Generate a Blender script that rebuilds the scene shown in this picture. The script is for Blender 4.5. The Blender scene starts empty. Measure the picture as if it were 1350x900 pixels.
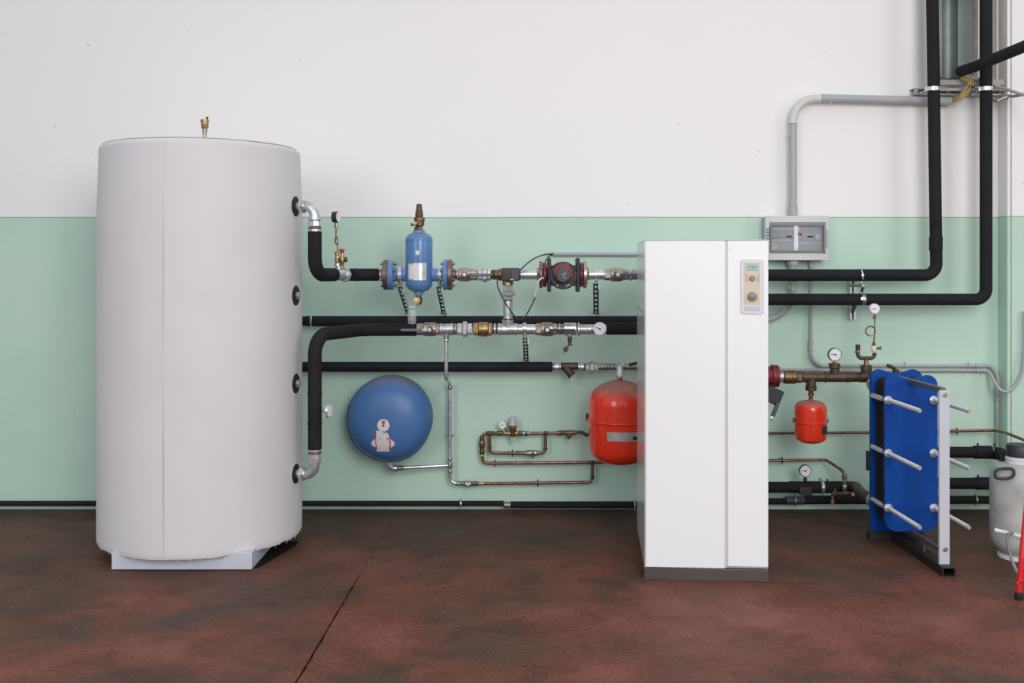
import bpy, math, random
from mathutils import Vector, Matrix, noise
random.seed(7)
C = bpy.context.scene.collection
F = 1350.0; H = 1.4; PI = math.pi

def P(px, py, Y):
    """point at distance Y in front of the camera seen at pixel px,py"""
    return Vector(((px - 675.0) * Y / F, Y, H - (py - 356.0) * Y / F))
def S(r, Y):
    return r * Y / F

# ------------------------------------------------------------ materials
def mat(name, col, rough=0.5, metal=0.0, var=0.0, vscale=6.0, bump=0.0, bscale=60.0, col2=None, spec=0.5, coat=0.0):
    m = bpy.data.materials.new(name); m.use_nodes = True
    nt = m.node_tree; b = nt.nodes['Principled BSDF']
    b.inputs['Base Color'].default_value = (*col, 1)
    b.inputs['Roughness'].default_value = rough
    b.inputs['Metallic'].default_value = metal
    b.inputs['Specular IOR Level'].default_value = spec
    b.inputs['Coat Weight'].default_value = coat
    tc = nt.nodes.new('ShaderNodeTexCoord')
    if var > 0 or col2:
        n = nt.nodes.new('ShaderNodeTexNoise'); n.inputs['Scale'].default_value = vscale
        n.inputs['Detail'].default_value = 5
        nt.links.new(tc.outputs['Object'], n.inputs['Vector'])
        r = nt.nodes.new('ShaderNodeValToRGB')
        c2 = col2 or tuple(c * (1 - var) for c in col)
        r.color_ramp.elements[0].position = 0.35; r.color_ramp.elements[0].color = (*c2, 1)
        r.color_ramp.elements[1].position = 0.65; r.color_ramp.elements[1].color = (*col, 1)
        nt.links.new(n.outputs['Fac'], r.inputs['Fac'])
        nt.links.new(r.outputs['Color'], b.inputs['Base Color'])
    if bump > 0:
        n2 = nt.nodes.new('ShaderNodeTexNoise'); n2.inputs['Scale'].default_value = bscale
        n2.inputs['Detail'].default_value = 3
        nt.links.new(tc.outputs['Object'], n2.inputs['Vector'])
        bp = nt.nodes.new('ShaderNodeBump'); bp.inputs['Strength'].default_value = bump
        bp.inputs['Distance'].default_value = 0.004
        nt.links.new(n2.outputs['Fac'], bp.inputs['Height'])
        nt.links.new(bp.outputs['Normal'], b.inputs['Normal'])
    return m

M = {}
M['insul'] = mat('black_foam_insulation', (.015, .015, .017), .8, 0, .35, 5, .5, 90, spec=.25)
M['galv'] = mat('galvanised_steel', (.72, .74, .77), .31, .78, .35, 30, .12, 80)
M['galvdull'] = mat('dull_galvanised_steel', (.42, .41, .39), .42, .85, .4, 25, .15, 60)
M['brownsteel'] = mat('oxidised_steel', (.24, .17, .15), .42, .7, .4, 30, .15, 60)
M['warmsteel'] = mat('nickel_brass', (.48, .42, .37), .34, .78, .35, 30, .1, 60)
M['brass'] = mat('brass', (.55, .37, .18), .34, .9, .45, 40, .1, 60)
M['dbrass'] = mat('tarnished_brass', (.24, .16, .09), .42, .75, .45, 40, .15, 60)
M['bronze'] = mat('dark_bronze', (.13, .085, .06), .5, .55, .4, 30, .2, 60)
M['copper'] = mat('aged_copper', (.30, .16, .12), .36, .85, .45, 25)
M['bluep'] = mat('blue_paint', (.095, .225, .47), .30, 0, .12, 8, .04, 30, coat=.2)
M['bluev'] = mat('blue_satin_paint', (.065, .17, .41), .42, 0, .12, 5, .03, 120)
M['bluehx'] = mat('deep_blue_paint', (.001, .055, .30), .5, 0, .12, 6, .03, 40, spec=.2)
M['red'] = mat('red_gloss_paint', (.82, .040, .012), .22, 0, .06, 5, coat=.3)
M['dred'] = mat('dark_red_cast', (.20, .02, .03), .45, .1, .3, 20, .1, 60)
M['redpl'] = mat('red_plastic', (.6, .02, .02), .4)
M['blackpl'] = mat('black_plastic', (.022, .022, .026), .45)
M['blackmetal'] = mat('black_cast_shell', (.022, .024, .029), .5, .2, .2, 20, .1, 60)
M['dgrey'] = mat('dark_grey_plastic', (.045, .046, .058), .45)
M['grey'] = mat('grey_pvc', (.40, .41, .42), .45, 0, .08, 8)
M['lgrey'] = mat('light_grey_pvc', (.62, .62, .60), .45, 0, .05, 8)
M['dsteel'] = mat('dark_slotted_steel', (.10, .11, .12), .4, .8)
M['chrome'] = mat('zinc_plated_rod', (.74, .75, .79), .24, .72, .12, 60)
M['white'] = mat('white_enamel', (.785, .79, .81), .35, 0, .015, 2, spec=.4)
M['whiteside'] = mat('glossy_side_panel', (.70, .71, .71), .20, .30)
M['jacket'] = mat('pale_grey_jacket', (.635, .625, .655), .55, 0, .04, 3, .1, 200, spec=.3)
M['plinthblue'] = mat('pale_plinth_paint', (.56, .59, .67), .45, .1, .1, 8)
M['seam'] = mat('jacket_seam', (.48, .47, .47), .6)
M['rim'] = mat('jacket_rim_cord', (.34, .27, .22), .7)
M['plinthdark'] = mat('dark_plinth_steel', (.12, .105, .095), .4, .5, .15, 6)
M['paper'] = mat('white_paper', (.72, .72, .72), .6, 0, .12, 60)
M['silverlabel'] = mat('silver_label', (.62, .63, .65), .3, .7, .2, 30)
M['dial'] = mat('dial_white', (.80, .79, .84), .3)
M['ink'] = mat('black_ink', (.02, .02, .03), .5)
M['inkgrey'] = mat('grey_ink', (.22, .22, .25), .5)
M['inkred'] = mat('red_ink', (.55, .03, .06), .5)
M['beige'] = mat('beige_panel', (.60, .49, .37), .45)
M['bezel'] = mat('lilac_grey_bezel', (.60, .60, .66), .4)
M['bezel2'] = mat('pale_grey_slot', (.47, .48, .54), .4)
M['lcd'] = mat('green_lcd', (.25, .46, .40), .25)
M['knob'] = mat('grey_knob', (.20, .20, .22), .4)
M['cream'] = mat('cream_plastic', (.68, .60, .44), .45)
M['peach'] = mat('pale_brass_cap', (.80, .55, .32), .35, .5)
M['bluestring'] = mat('blue_cord', (.04, .12, .5), .6)
M['can'] = mat('off_white_tank_paint', (.50, .50, .485), .5, 0, .28, 9, .05, 60)
M['hxcol'] = mat('white_column_paint', (.55, .56, .63), .4, .1, .04, 8)
M['footblack'] = mat('black_channel_steel', (.03, .028, .027), .5, .4, .2, 20)
M['guide'] = mat('grey_guide_bar', (.13, .13, .12), .4, .5)
M['gasket'] = mat('black_rubber', (.012, .012, .013), .7)
M['boxgloss'] = mat('glossy_box_plastic', (.58, .59, .59), .13, 0)
M['shadowblack'] = mat('black_shadow_sheet', (.012, .011, .010), .9, 0, spec=.1)  # near-black that stands in for the shade beside the tank plinth
M['mcb'] = mat('breaker_grey', (.50, .50, .50), .45)
M['wyel'] = mat('yellow_cable', (.62, .42, .10), .5)
M['wgry'] = mat('grey_cable', (.34, .31, .28), .5)
M['wwht'] = mat('white_cable', (.60, .60, .56), .5)
M['duct'] = mat('weathered_zinc_sheet', (.24, .29, .27), .45, .45, .35, 3)
M['beam'] = mat('beige_grey_beam', (.40, .37, .34), .6, 0, .3, 12)
M['redpost'] = mat('red_tube_paint', (.62, .012, .02), .35)
gl = bpy.data.materials.new('clear_plastic'); gl.use_nodes = True
_b = gl.node_tree.nodes['Principled BSDF']
_b.inputs['Base Color'].default_value = (.9, .92, .92, 1); _b.inputs['Roughness'].default_value = .06
_b.inputs['Alpha'].default_value = .2; _b.inputs['IOR'].default_value = 1.4
M['clear'] = gl
gl2 = bpy.data.materials.new('tinted_window'); gl2.use_nodes = True
_b = gl2.node_tree.nodes['Principled BSDF']
_b.inputs['Base Color'].default_value = (.86, .90, .92, 1); _b.inputs['Roughness'].default_value = .015
_b.inputs['Transmission Weight'].default_value = 1.0; _b.inputs['IOR'].default_value = 1.3
M['pane'] = gl2

# ------------------------------------------------------------ mesh builder
def frame(axis):
    a = Vector(axis).normalized()
    t = Vector((0, 0, 1)) if abs(a.z) < .9 else Vector((1, 0, 0))
    u = t.cross(a).normalized(); v = a.cross(u)
    return a, u, v

class MB:
    def __init__(s): s.v = []; s.f = []
    def add(s, vs, fs):
        o = len(s.v); s.v += [Vector(p) for p in vs]; s.f += [tuple(i + o for i in f) for f in fs]; return s
    def lathe(s, org, axis, prof, n=24, ph=0.0, caps=True):
        a, u, v = frame(axis); org = Vector(org)
        vs = []; fs = []; k = len(prof)
        for (t, r) in prof:
            r = max(r, 1e-5)
            for i in range(n):
                q = 2 * PI * i / n + ph
                vs.append(org + a * t + (u * math.cos(q) + v * math.sin(q)) * r)
        for j in range(k - 1):
            for i in range(n):
                i2 = (i + 1) % n
                fs.append((j * n + i, j * n + i2, (j + 1) * n + i2, (j + 1) * n + i))
        if caps:
            fs.append(tuple(range(n - 1, -1, -1))); fs.append(tuple((k - 1) * n + i for i in range(n)))
        return s.add(vs, fs)
    def cyl(s, p0, p1, r, n=20, r2=None, ph=0.0):
        p0 = Vector(p0); p1 = Vector(p1); L = (p1 - p0).length
        return s.lathe(p0, p1 - p0, [(0, r), (L, r if r2 is None else r2)], n, ph)
    def box(s, c, size, R=None):
        c = Vector(c); x, y, z = [q / 2 for q in size]
        vs = [Vector((a * x, b * y, d * z)) for a in (-1, 1) for b in (-1, 1) for d in (-1, 1)]
        if R: vs = [R @ p for p in vs]
        vs = [p + c for p in vs]
        return s.add(vs, [(0, 1, 3, 2), (4, 6, 7, 5), (0, 4, 5, 1), (2, 3, 7, 6), (0, 2, 6, 4), (1, 5, 7, 3)])
    def bb(s, x0, x1, y0, y1, z0, z1):
        return s.box(((x0 + x1) / 2, (y0 + y1) / 2, (z0 + z1) / 2), (abs(x1 - x0), abs(y1 - y0), abs(z1 - z0)))
    def beam(s, p0, p1, w, d, up=(0, 1, 0)):
        p0 = Vector(p0); p1 = Vector(p1); a = (p1 - p0); L = a.length; a.normalize()
        u = Vector(up).cross(a)
        if u.length < 1e-4: u = Vector((1, 0, 0)).cross(a)
        u.normalize(); v = a.cross(u)
        R = Matrix((u, v, a)).transposed()
        return s.box((p0 + p1) / 2, (w, d, L), R)
    def tube(s, pts, r, n=14, fil=0.0, steps=8, ripple=None, caps=True):
        pts = [Vector(p) for p in pts]
        path = [pts[0]]
        for i in range(1, len(pts) - 1):
            f = fil[i - 1] if isinstance(fil, (list, tuple)) else fil
            a = pts[i - 1] - pts[i]; b = pts[i + 1] - pts[i]
            if f <= 0 or a.length < 1e-6 or b.length < 1e-6: path.append(pts[i]); continue
            an = a.normalized(); bn = b.normalized()
            ang = an.angle(bn)
            if ang > PI - .02: path.append(pts[i]); continue
            d = min(f / math.tan(ang / 2), a.length * .5 if i > 1 else a.length * .98, b.length * .5 if i < len(pts) - 2 else b.length * .98)
            rr = d * math.tan(ang / 2)
            c = pts[i] + (an + bn).normalized() * (rr / math.sin(ang / 2))
            p1 = pts[i] + an * d; p2 = pts[i] + bn * d
            v1 = p1 - c; v2 = p2 - c; tot = v1.angle(v2); ax = v1.cross(v2).normalized()
            for k in range(steps + 1):
                path.append(c + Matrix.Rotation(tot * k / steps, 3, ax) @ v1)
        path.append(pts[-1])
        q = [path[0]]
        for p in path[1:]:
            if (p - q[-1]).length > 1e-5: q.append(p)
        return s.sweep(q, r, n, ripple, caps)
    def sweep(s, path, r, n=14, ripple=None, caps=True):
        if ripple:
            amp, pitch = ripple; q = []; rs = []
            acc = 0
            for i in range(len(path) - 1):
                L = (path[i + 1] - path[i]).length; m = max(1, int(L / (pitch / 2)))
                for k in range(m):
                    q.append(path[i].lerp(path[i + 1], k / m)); rs.append(r + (amp if len(q) % 2 else -amp))
            q.append(path[-1]); rs.append(r); path = q
        else:
            rs = r if isinstance(r, (list, tuple)) else [r] * len(path)
        vs = []; fs = []; u = None
        for i, p in enumerate(path):
            t = (path[min(i + 1, len(path) - 1)] - path[max(i - 1, 0)]).normalized()
            if u is None: _, u, _ = frame(t)
            u = (u - t * u.dot(t)).normalized(); v = t.cross(u)
            for k in range(n):
                a = 2 * PI * k / n
                vs.append(p + (u * math.cos(a) + v * math.sin(a)) * rs[i])
        for j in range(len(path) - 1):
            for i in range(n):
                i2 = (i + 1) % n
                fs.append((j * n + i, j * n + i2, (j + 1) * n + i2, (j + 1) * n + i))
        if caps:
            fs.append(tuple(range(n - 1, -1, -1))); fs.append(tuple((len(path) - 1) * n + i for i in range(n)))
        return s.add(vs, fs)
    def spline(s, ctrl, r, n=10, seg=8, ripple=None):
        c = [Vector(p) for p in ctrl]; c = [c[0] * 2 - c[1]] + c + [c[-1] * 2 - c[-2]]
        path = []
        for i in range(1, len(c) - 2):
            for k in range(seg):
                t = k / seg; a, b, d, e = c[i - 1], c[i], c[i + 1], c[i + 2]
                path.append(.5 * ((2 * b) + (d - a) * t + (2 * a - 5 * b + 4 * d - e) * t * t + (3 * b - a - 3 * d + e) * t ** 3))
        path.append(c[-2])
        return s.sweep(path, r, n, ripple)
    def torus(s, c, axis, R, r, n=32, m=10):
        a, u, v = frame(axis); c = Vector(c); vs = []; fs = []
        for i in range(n):
            q = 2 * PI * i / n; d = u * math.cos(q) + v * math.sin(q)
            for j in range(m):
                w = 2 * PI * j / m; vs.append(c + d * (R + r * math.cos(w)) + a * (r * math.sin(w)))
        for i in range(n):
            for j in range(m):
                fs.append((i * m + j, ((i + 1) % n) * m + j, ((i + 1) % n) * m + (j + 1) % m, i * m + (j + 1) % m))
        return s.add(vs, fs)
    def prism(s, poly, org, ux, uy, depth):
        """extrude the 2-D polygon poly along ux x uy direction by vector depth"""
        ux = Vector(ux); uy = Vector(uy); org = Vector(org); d = Vector(depth); n = len(poly)
        vs = [org + ux * a + uy * b for a, b in poly]; vs += [p + d for p in vs]
        fs = [tuple(range(n - 1, -1, -1)), tuple(range(n, 2 * n))]
        fs += [(i, (i + 1) % n, (i + 1) % n + n, i + n) for i in range(n)]
        return s.add(vs, fs)
    # pixel helpers: lathes along x, z and towards the viewer; profile radii in pixels at distance Y
    def LH(s, y, Y, prof, n=24, ph=0.0):
        o = P(prof[0][0], y, Y)
        return s.lathe(o, (1, 0, 0), [(S(x - prof[0][0], Y), S(r, Y)) for x, r in prof], n, ph)
    def LV(s, x, Y, prof, n=24, ph=0.0):
        o = P(x, prof[0][0], Y)
        return s.lathe(o, (0, 0, -1), [(S(y - prof[0][0], Y), S(r, Y)) for y, r in prof], n, ph)
    def LF(s, x, y, Y, prof, n=24, ph=0.0):
        o = P(x, y, Y)
        return s.lathe(o, (0, -1, 0), [(t, S(r, Y)) for t, r in prof], n, ph)
    def build(s, name, m, parent=None, bevel=0.0, smooth=38, local=False, label=None):
        me = bpy.data.meshes.new(name)
        off = parent_loc(parent) if (parent is not None and not local) else Vector((0, 0, 0))
        org = Vector((0, 0, 0))
        if parent is None and not local and s.v:
            xs = [p.x for p in s.v]; ys = [p.y for p in s.v]; zs = [p.z for p in s.v]
            org = Vector(((min(xs) + max(xs)) / 2, (min(ys) + max(ys)) / 2, min(zs)))
        me.from_pydata([tuple(p - off - org) for p in s.v], [], s.f)
        me.validate(); me.update()
        import bmesh
        bm = bmesh.new(); bm.from_mesh(me); bmesh.ops.recalc_face_normals(bm, faces=bm.faces[:]); bm.to_mesh(me); bm.free()
        for p in me.polygons: p.use_smooth = True
        me.set_sharp_from_angle(angle=math.radians(smooth))
        me.materials.append(M[m] if isinstance(m, str) else m)
        o = bpy.data.objects.new(name, me); C.objects.link(o)
        if parent is not None: o.parent = parent
        else: o.location = org
        if bevel:
            b = o.modifiers.new('bevel', 'BEVEL'); b.width = bevel; b.segments = 3; b.limit_method = 'ANGLE'; b.angle_limit = math.radians(50)
        if label: o['label'] = label
        return o

def parent_loc(p):
    l = Vector((0, 0, 0))
    while p is not None:
        l += p.location; p = p.parent
    return l
def thing(name, label, cat, loc=(0, 0, 0), rz=0, group=None):
    o = bpy.data.objects.new(name, None); C.objects.link(o); o.empty_display_size = .05
    o.location = loc; o.rotation_euler = (0, 0, rz); o['label'] = label; o['category'] = cat
    if group: o['group'] = group
    return o
def tag(o, label, cat, group=None):
    o['label'] = label; o['category'] = cat
    if group: o['group'] = group
    return o
def struct(o):
    o['kind'] = 'structure'; return o

# ------------------------------------------------------------ small shared builders
def gauge(root, x, y, Y, r, case='blackpl', ang=200, red=False, depth=.03):
    """a round dial gauge facing the viewer: case, dial, needle"""
    mb = MB().LF(x, y, Y, [(-depth, r * .8), (-depth * .8, r), (0, r), (.003, r * .97), (.003, r * .86)], 32)
    mb.build('gauge_case', case, root)
    MB().LF(x, y, Y - .0032, [(0, r * .88), (.001, r * .88)], 32).build('dial_face', 'dial', root)
    c = P(x, y, Y - .0045); rr = S(r, Y)
    tk = MB()
    for k in range(11):
        a = math.radians(225 - 27 * k); d = Vector((math.cos(a), 0, math.sin(a)))
        tk.beam(c + d * rr * .68, c + d * rr * .80, rr * .05, .0005)
    tk.build('dial_marks', 'inkgrey', root)
    a = math.radians(ang); d = Vector((math.cos(a), 0, math.sin(a)))
    nb = MB().beam(c + Vector((0, -.0012, 0)) - d * rr * .25, c + Vector((0, -.0012, 0)) + d * rr * .66, rr * .1, .001)
    nb.lathe(c, (0, -1, 0), [(0, rr * .14), (.003, rr * .12)], 12)
    nb.build('needle', 'inkred' if red else 'ink', root)

def dusty(name, pos0=.45, pos1=.95, amt=.75, col=(.20, .165, .14)):
    """settled dust on the upward-facing skin of a vessel"""
    m = M[name].copy(); nt = m.node_tree; b = nt.nodes['Principled BSDF']; L = nt.links
    src = b.inputs['Base Color'].links[0].from_socket
    g = nt.nodes.new('ShaderNodeNewGeometry'); s = nt.nodes.new('ShaderNodeSeparateXYZ'); L.new(g.outputs['True Normal'], s.inputs[0])
    n = nt.nodes.new('ShaderNodeTexNoise'); n.inputs['Scale'].default_value = 9; n.inputs['Detail'].default_value = 6
    a = nt.nodes.new('ShaderNodeMath'); a.operation = 'MULTIPLY_ADD'; a.inputs[1].default_value = .35; L.new(n.outputs['Fac'], a.inputs[0]); L.new(s.outputs['Z'], a.inputs[2])
    r = nt.nodes.new('ShaderNodeMapRange'); r.interpolation_type = 'SMOOTHSTEP'; r.inputs[1].default_value = pos0 + .17; r.inputs[2].default_value = pos1 + .17; r.inputs[4].default_value = amt
    L.new(a.outputs[0], r.inputs[0])
    mx = nt.nodes.new('ShaderNodeMix'); mx.data_type = 'RGBA'; L.new(r.outputs[0], mx.inputs[0]); L.new(src, mx.inputs[6]); mx.inputs[7].default_value = (*col, 1)
    L.new(mx.outputs[2], b.inputs['Base Color'])
    rr = nt.nodes.new('ShaderNodeMapRange'); rr.inputs[3].default_value = b.inputs['Roughness'].default_value; rr.inputs[4].default_value = .8; L.new(r.outputs[0], rr.inputs[0]); L.new(rr.outputs[0], b.inputs['Roughness'])
    M[name + '_dust'] = m
dusty('red', .35, .95, .8); dusty('bluev', .5, 1.0, .8, (.17, .16, .15)); dusty('bluep', .55, 1.0, .7, (.17, .16, .17))
M['slate'] = mat('slate_lever_grip', (.13, .14, .19), .4, .3)

def hexring(x0, x1, y, Y, r, m, root, name='hex_nut'):
    return MB().LH(y, Y, [(x0, r * .92), (x0 + .6, r), (x1 - .6, r), (x1, r * .92)], 6, PI / 6).build(name, m, root, smooth=25)
def collar(x0, x1, y, Y, r, m, root, name='collar'):
    return MB().LH(y, Y, [(x0, r * .9), (x0 + .5, r), (x1 - .5, r), (x1, r * .9)]).build(name, m, root)
def vcollar(x, y0, y1, Y, r, m, root, name='collar'):
    return MB().LV(x, Y, [(y0, r * .9), (y0 + .5, r), (y1 - .5, r), (y1, r * .9)]).build(name, m, root)
def vhex(x, y0, y1, Y, r, m, root, name='hex_nut'):
    return MB().LV(x, Y, [(y0, r * .92), (y0 + .6, r), (y1 - .6, r), (y1, r * .92)], 6, 0).build(name, m, root, smooth=25)
def threads(x0, x1, y, Y, r, m, root, name='threaded_nipple', pitch=2.0):
    pr = []; x = x0
    while x < x1 - pitch * .5:
        pr += [(x, r * .88), (x + pitch * .25, r), (x + pitch * .75, r), (x + pitch * .99, r * .88)]; x += pitch
    pr.append((x1, r * .88))
    return MB().LH(y, Y, pr).build(name, m, root)

def ball_valve(label, xa, xb, xc, y, Y, rb, lever, m='warmsteel', ends=True, lm='dsteel', grip='slate', group=None):
    """inline ball valve: xa..xb overall, xc centre of the stem, lever=(x_from,x_to)"""
    t = thing('ball_valve', label, 'valve', P(xc, y, Y), group=group)
    w = rb * .8
    MB().LH(y, Y, [(xc - w - .8, rb * .72), (xc - w, rb * .97), (xc - w * .5, rb), (xc + w * .5, rb), (xc + w, rb * .97), (xc + w + .8, rb * .72)]).build('valve_body', m, t)
    hexring(xa, xc - w - .3, y, Y, rb * .84, m, t, 'end_nut')
    hexring(xc + w + .3, xb, y, Y, rb * .84, m, t, 'end_nut')
    rw = S(rb, Y)
    MB().LF(xc, y, Y - rw * .9, [(0, rb * .48), (.012, rb * .45), (.012, rb * .3), (.03, rb * .3)], 16).build('valve_stem', 'dbrass', t)
    Yl = Y - rw * .9 - .024
    x0, x1 = lever
    d = 1 if x1 > x0 else -1
    lv = MB().prism([(S(xc - 675, Y), 0)] * 0 + [(0, -S(1.8, Y)), (S(7, Y), -S(1.8, Y)), (S(10, Y), -S(1.2, Y)), (S(abs(x1 - xc), Y), -S(1.3, Y)), (S(abs(x1 - xc), Y), S(1.3, Y)), (S(10, Y), S(1.2, Y)), (S(7, Y), S(1.8, Y)), (0, S(1.8, Y))],
        Vector((P(xc, y, Y).x, Yl, P(xc, y, Y).z)), (d, 0, 0), (0, 0, 1), (0, -.004, 0))
    lv.build('lever', lm, t, bevel=.0008)
    s0 = P(xc, y, Y); p0 = Vector((s0.x + d * S(9, Y), Yl - .002, s0.z)); p1 = Vector((s0.x + d * S(abs(x1 - xc), Y), Yl - .002, s0.z))
    MB().beam(p0, p1, S(3.4, Y), .008).build('grip', grip, t, bevel=.002)
    MB().lathe(Vector((s0.x, Yl, s0.z)), (0, -1, 0), [(0, S(3.0, Y)), (.007, S(3.0, Y)), (.009, S(2.2, Y))], 6).build('lever_nut', 'galv', t, smooth=20)
    return t

def flange_bolts(root, x0, x1, y, Y, R, n=6, m='galvdull'):
    for k in range(n):
        a = 2 * PI * k / n + PI / n
        c0 = P(x0, y, Y) + Vector((0, math.cos(a), math.sin(a))) * S(R, Y)
        c1 = P(x1, y, Y) + Vector((0, math.cos(a), math.sin(a))) * S(R, Y)
        mb = MB().cyl(c0, c1, S(1.0, Y), 10)
        dd = Vector((S(2.0, Y), 0, 0))
        mb.cyl(c0, c0 + dd, S(1.9, Y), 6); mb.cyl(c1 - dd, c1, S(1.9, Y), 6)
        mb.build('flange_bolt', m, root, smooth=20)

def bracket(label, p0, p1, clamp_c, clamp_r, clamp_w=.022, slots=7, axis=(1, 0, 0), side=1):
    """pipe clamp on a slotted support arm that runs back to the wall"""
    t = thing('pipe_bracket', label, 'bracket', p1)
    p0 = Vector(p0); p1 = Vector(p1); a = (p1 - p0); L = a.length; a.normalize()
    u = Vector((1, 0, 0)); w = .028; v = a.cross(u).normalized()
    R = Matrix((u, v, a)).transposed()
    mb = MB()
    for sg in (-1, 1): mb.box((p0 + p1) / 2 + u * sg * (w / 2 - .004), (.008, .003, L), R)
    for k in range(slots + 1): mb.box(p0 + a * (L * k / slots), (w, .003, L / slots * .45), R)
    mb.build('slotted_arm', 'dsteel', t)
    MB().box((p0 + p1) / 2 + u * side * (w / 2 + .001) + v * .014, (.003, .03, L), R).build('arm_flange', 'galv', t)
    MB().bb(p1.x - .014, p1.x + .014, p1.y - .002, 5.998, p1.z - .010, p1.z + .02).build('wall_plate', 'galv', t)
    c = Vector(clamp_c); ax = Vector(axis)
    MB().lathe(c - ax * clamp_w / 2, ax, [(0, clamp_r), (0, clamp_r + .003), (clamp_w, clamp_r + .003), (clamp_w, clamp_r)], 28, caps=False).build('pipe_clamp', 'galv', t)
    bp = c + Vector((0, 0, -clamp_r - .003)); tip = p0 + a * .01
    MB().cyl(bp, tip, .005, 10).cyl(bp, bp.lerp(tip, .35), .010, 6).build('clamp_bolt', 'galv', t, smooth=20)
    return t

def clip(label, x, y, Y, r, m='bronze', axis='h', group=None):
    """small pipe clip with a stud into the wall"""
    t = thing('pipe_clip', label, 'clip', P(x, y, Y), group=group)
    c = P(x, y, Y); rr = S(r, Y); w = .008
    ax = Vector((1, 0, 0)) if axis == 'h' else Vector((0, 0, 1))
    MB().lathe(c - ax * w / 2, ax, [(0, rr + .0004), (0, rr + .003), (w, rr + .003), (w, rr + .0004), (0, rr + .0004)], 20, caps=False).build('clip_ring', m, t)
    o = Vector((0, 0, 1)) if axis == 'h' else Vector((1, 0, 0))
    for sg in (-1, 1): MB().cyl(c + o * sg * (rr + .001), c + o * sg * (rr + .011), .004, 8).build('clip_screw', m, t)
    MB().cyl(c + Vector((0, rr + .001, 0)), Vector((c.x, 5.999, c.z)), .003, 8).build('wall_stud', m, t)
    return t
# ================================================================ setting
YW = 6.0; ZG = 1.4 + 70 * 6 / F
def wall_material():
    m = bpy.data.materials.new('two_tone_wall_paint'); m.use_nodes = True
    nt = m.node_tree; L = nt.links; b = nt.nodes['Principled BSDF']; b.inputs['Roughness'].default_value = .62
    b.inputs['Specular IOR Level'].default_value = .35
    g = nt.nodes.new('ShaderNodeNewGeometry'); sx = nt.nodes.new('ShaderNodeSeparateXYZ'); L.new(g.outputs['Position'], sx.inputs[0])
    n0 = nt.nodes.new('ShaderNodeTexNoise'); n0.inputs['Scale'].default_value = 1.2; L.new(g.outputs['Position'], n0.inputs['Vector'])
    wob = nt.nodes.new('ShaderNodeMath'); wob.operation = 'MULTIPLY_ADD'; wob.inputs[1].default_value = .008; L.new(n0.outputs['Fac'], wob.inputs[0]); L.new(sx.outputs['Z'], wob.inputs[2])
    st = nt.nodes.new('ShaderNodeMath'); st.operation = 'GREATER_THAN'; st.inputs[1].default_value = ZG + .004; L.new(wob.outputs[0], st.inputs[0])
    n = nt.nodes.new('ShaderNodeTexNoise'); n.inputs['Scale'].default_value = 1.6; n.inputs['Detail'].default_value = 4; L.new(g.outputs['Position'], n.inputs['Vector'])
    gr = nt.nodes.new('ShaderNodeValToRGB'); gr.color_ramp.elements[0].position = .3; gr.color_ramp.elements[1].position = .7
    gr.color_ramp.elements[0].color = (.455, .655, .555, 1); gr.color_ramp.elements[1].color = (.52, .705, .595, 1); L.new(n.outputs['Fac'], gr.inputs['Fac'])
    wr = nt.nodes.new('ShaderNodeValToRGB'); wr.color_ramp.elements[0].color = (.82, .815, .81, 1); wr.color_ramp.elements[1].color = (.86, .85, .84, 1); L.new(n.outputs['Fac'], wr.inputs['Fac'])
    mx = nt.nodes.new('ShaderNodeMix'); mx.data_type = 'RGBA'; L.new(st.outputs[0], mx.inputs[0]); L.new(gr.outputs[0], mx.inputs[6]); L.new(wr.outputs[0], mx.inputs[7])
    dl = nt.nodes.new('ShaderNodeMath'); dl.operation = 'COMPARE'; dl.inputs[1].default_value = ZG + .002; dl.inputs[2].default_value = .0028; L.new(wob.outputs[0], dl.inputs[0])
    ml = nt.nodes.new('ShaderNodeMix'); ml.data_type = 'RGBA'; L.new(dl.outputs[0], ml.inputs[0]); L.new(mx.outputs[2], ml.inputs[6]); ml.inputs[7].default_value = (.30, .42, .36, 1); mx = ml
    # scuffs
    v = nt.nodes.new('ShaderNodeTexNoise'); v.inputs['Scale'].default_value = 26; v.inputs['Detail'].default_value = 2; L.new(g.outputs['Position'], v.inputs['Vector'])
    vr = nt.nodes.new('ShaderNodeValToRGB'); vr.color_ramp.elements[0].position = .745; vr.color_ramp.elements[1].position = .775
    vr.color_ramp.elements[0].color = (1, 1, 1, 1); vr.color_ramp.elements[1].color = (.35, .36, .35, 1); L.new(v.outputs['Fac'], vr.inputs['Fac'])
    # greyer strip just above the floor, fading out upwards
    lo = nt.nodes.new('ShaderNodeMapRange'); lo.inputs[1].default_value = .0; lo.inputs[2].default_value = .03; lo.inputs[3].default_value = .35; lo.inputs[4].default_value = .0; L.new(sx.outputs['Z'], lo.inputs[0])
    mm = nt.nodes.new('ShaderNodeMix'); mm.data_type = 'RGBA'; mm.blend_type = 'MULTIPLY'; mm.inputs[0].default_value = .55; L.new(mx.outputs[2], mm.inputs[6]); L.new(vr.outputs[0], mm.inputs[7])
    m3 = nt.nodes.new('ShaderNodeMix'); m3.data_type = 'RGBA'; L.new(lo.outputs[0], m3.inputs[0]); L.new(mm.outputs[2], m3.inputs[6]); m3.inputs[7].default_value = (.45, .5, .45, 1)
    L.new(m3.outputs[2], b.inputs['Base Color'])
    nb = nt.nodes.new('ShaderNodeTexNoise'); nb.inputs['Scale'].default_value = 14; nb.inputs['Detail'].default_value = 8; L.new(g.outputs['Position'], nb.inputs['Vector'])
    bp = nt.nodes.new('ShaderNodeBump'); bp.inputs['Strength'].default_value = .18; bp.inputs['Distance'].default_value = .01; L.new(nb.outputs['Fac'], bp.inputs['Height']); L.new(bp.outputs['Normal'], b.inputs['Normal'])
    return m
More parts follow.
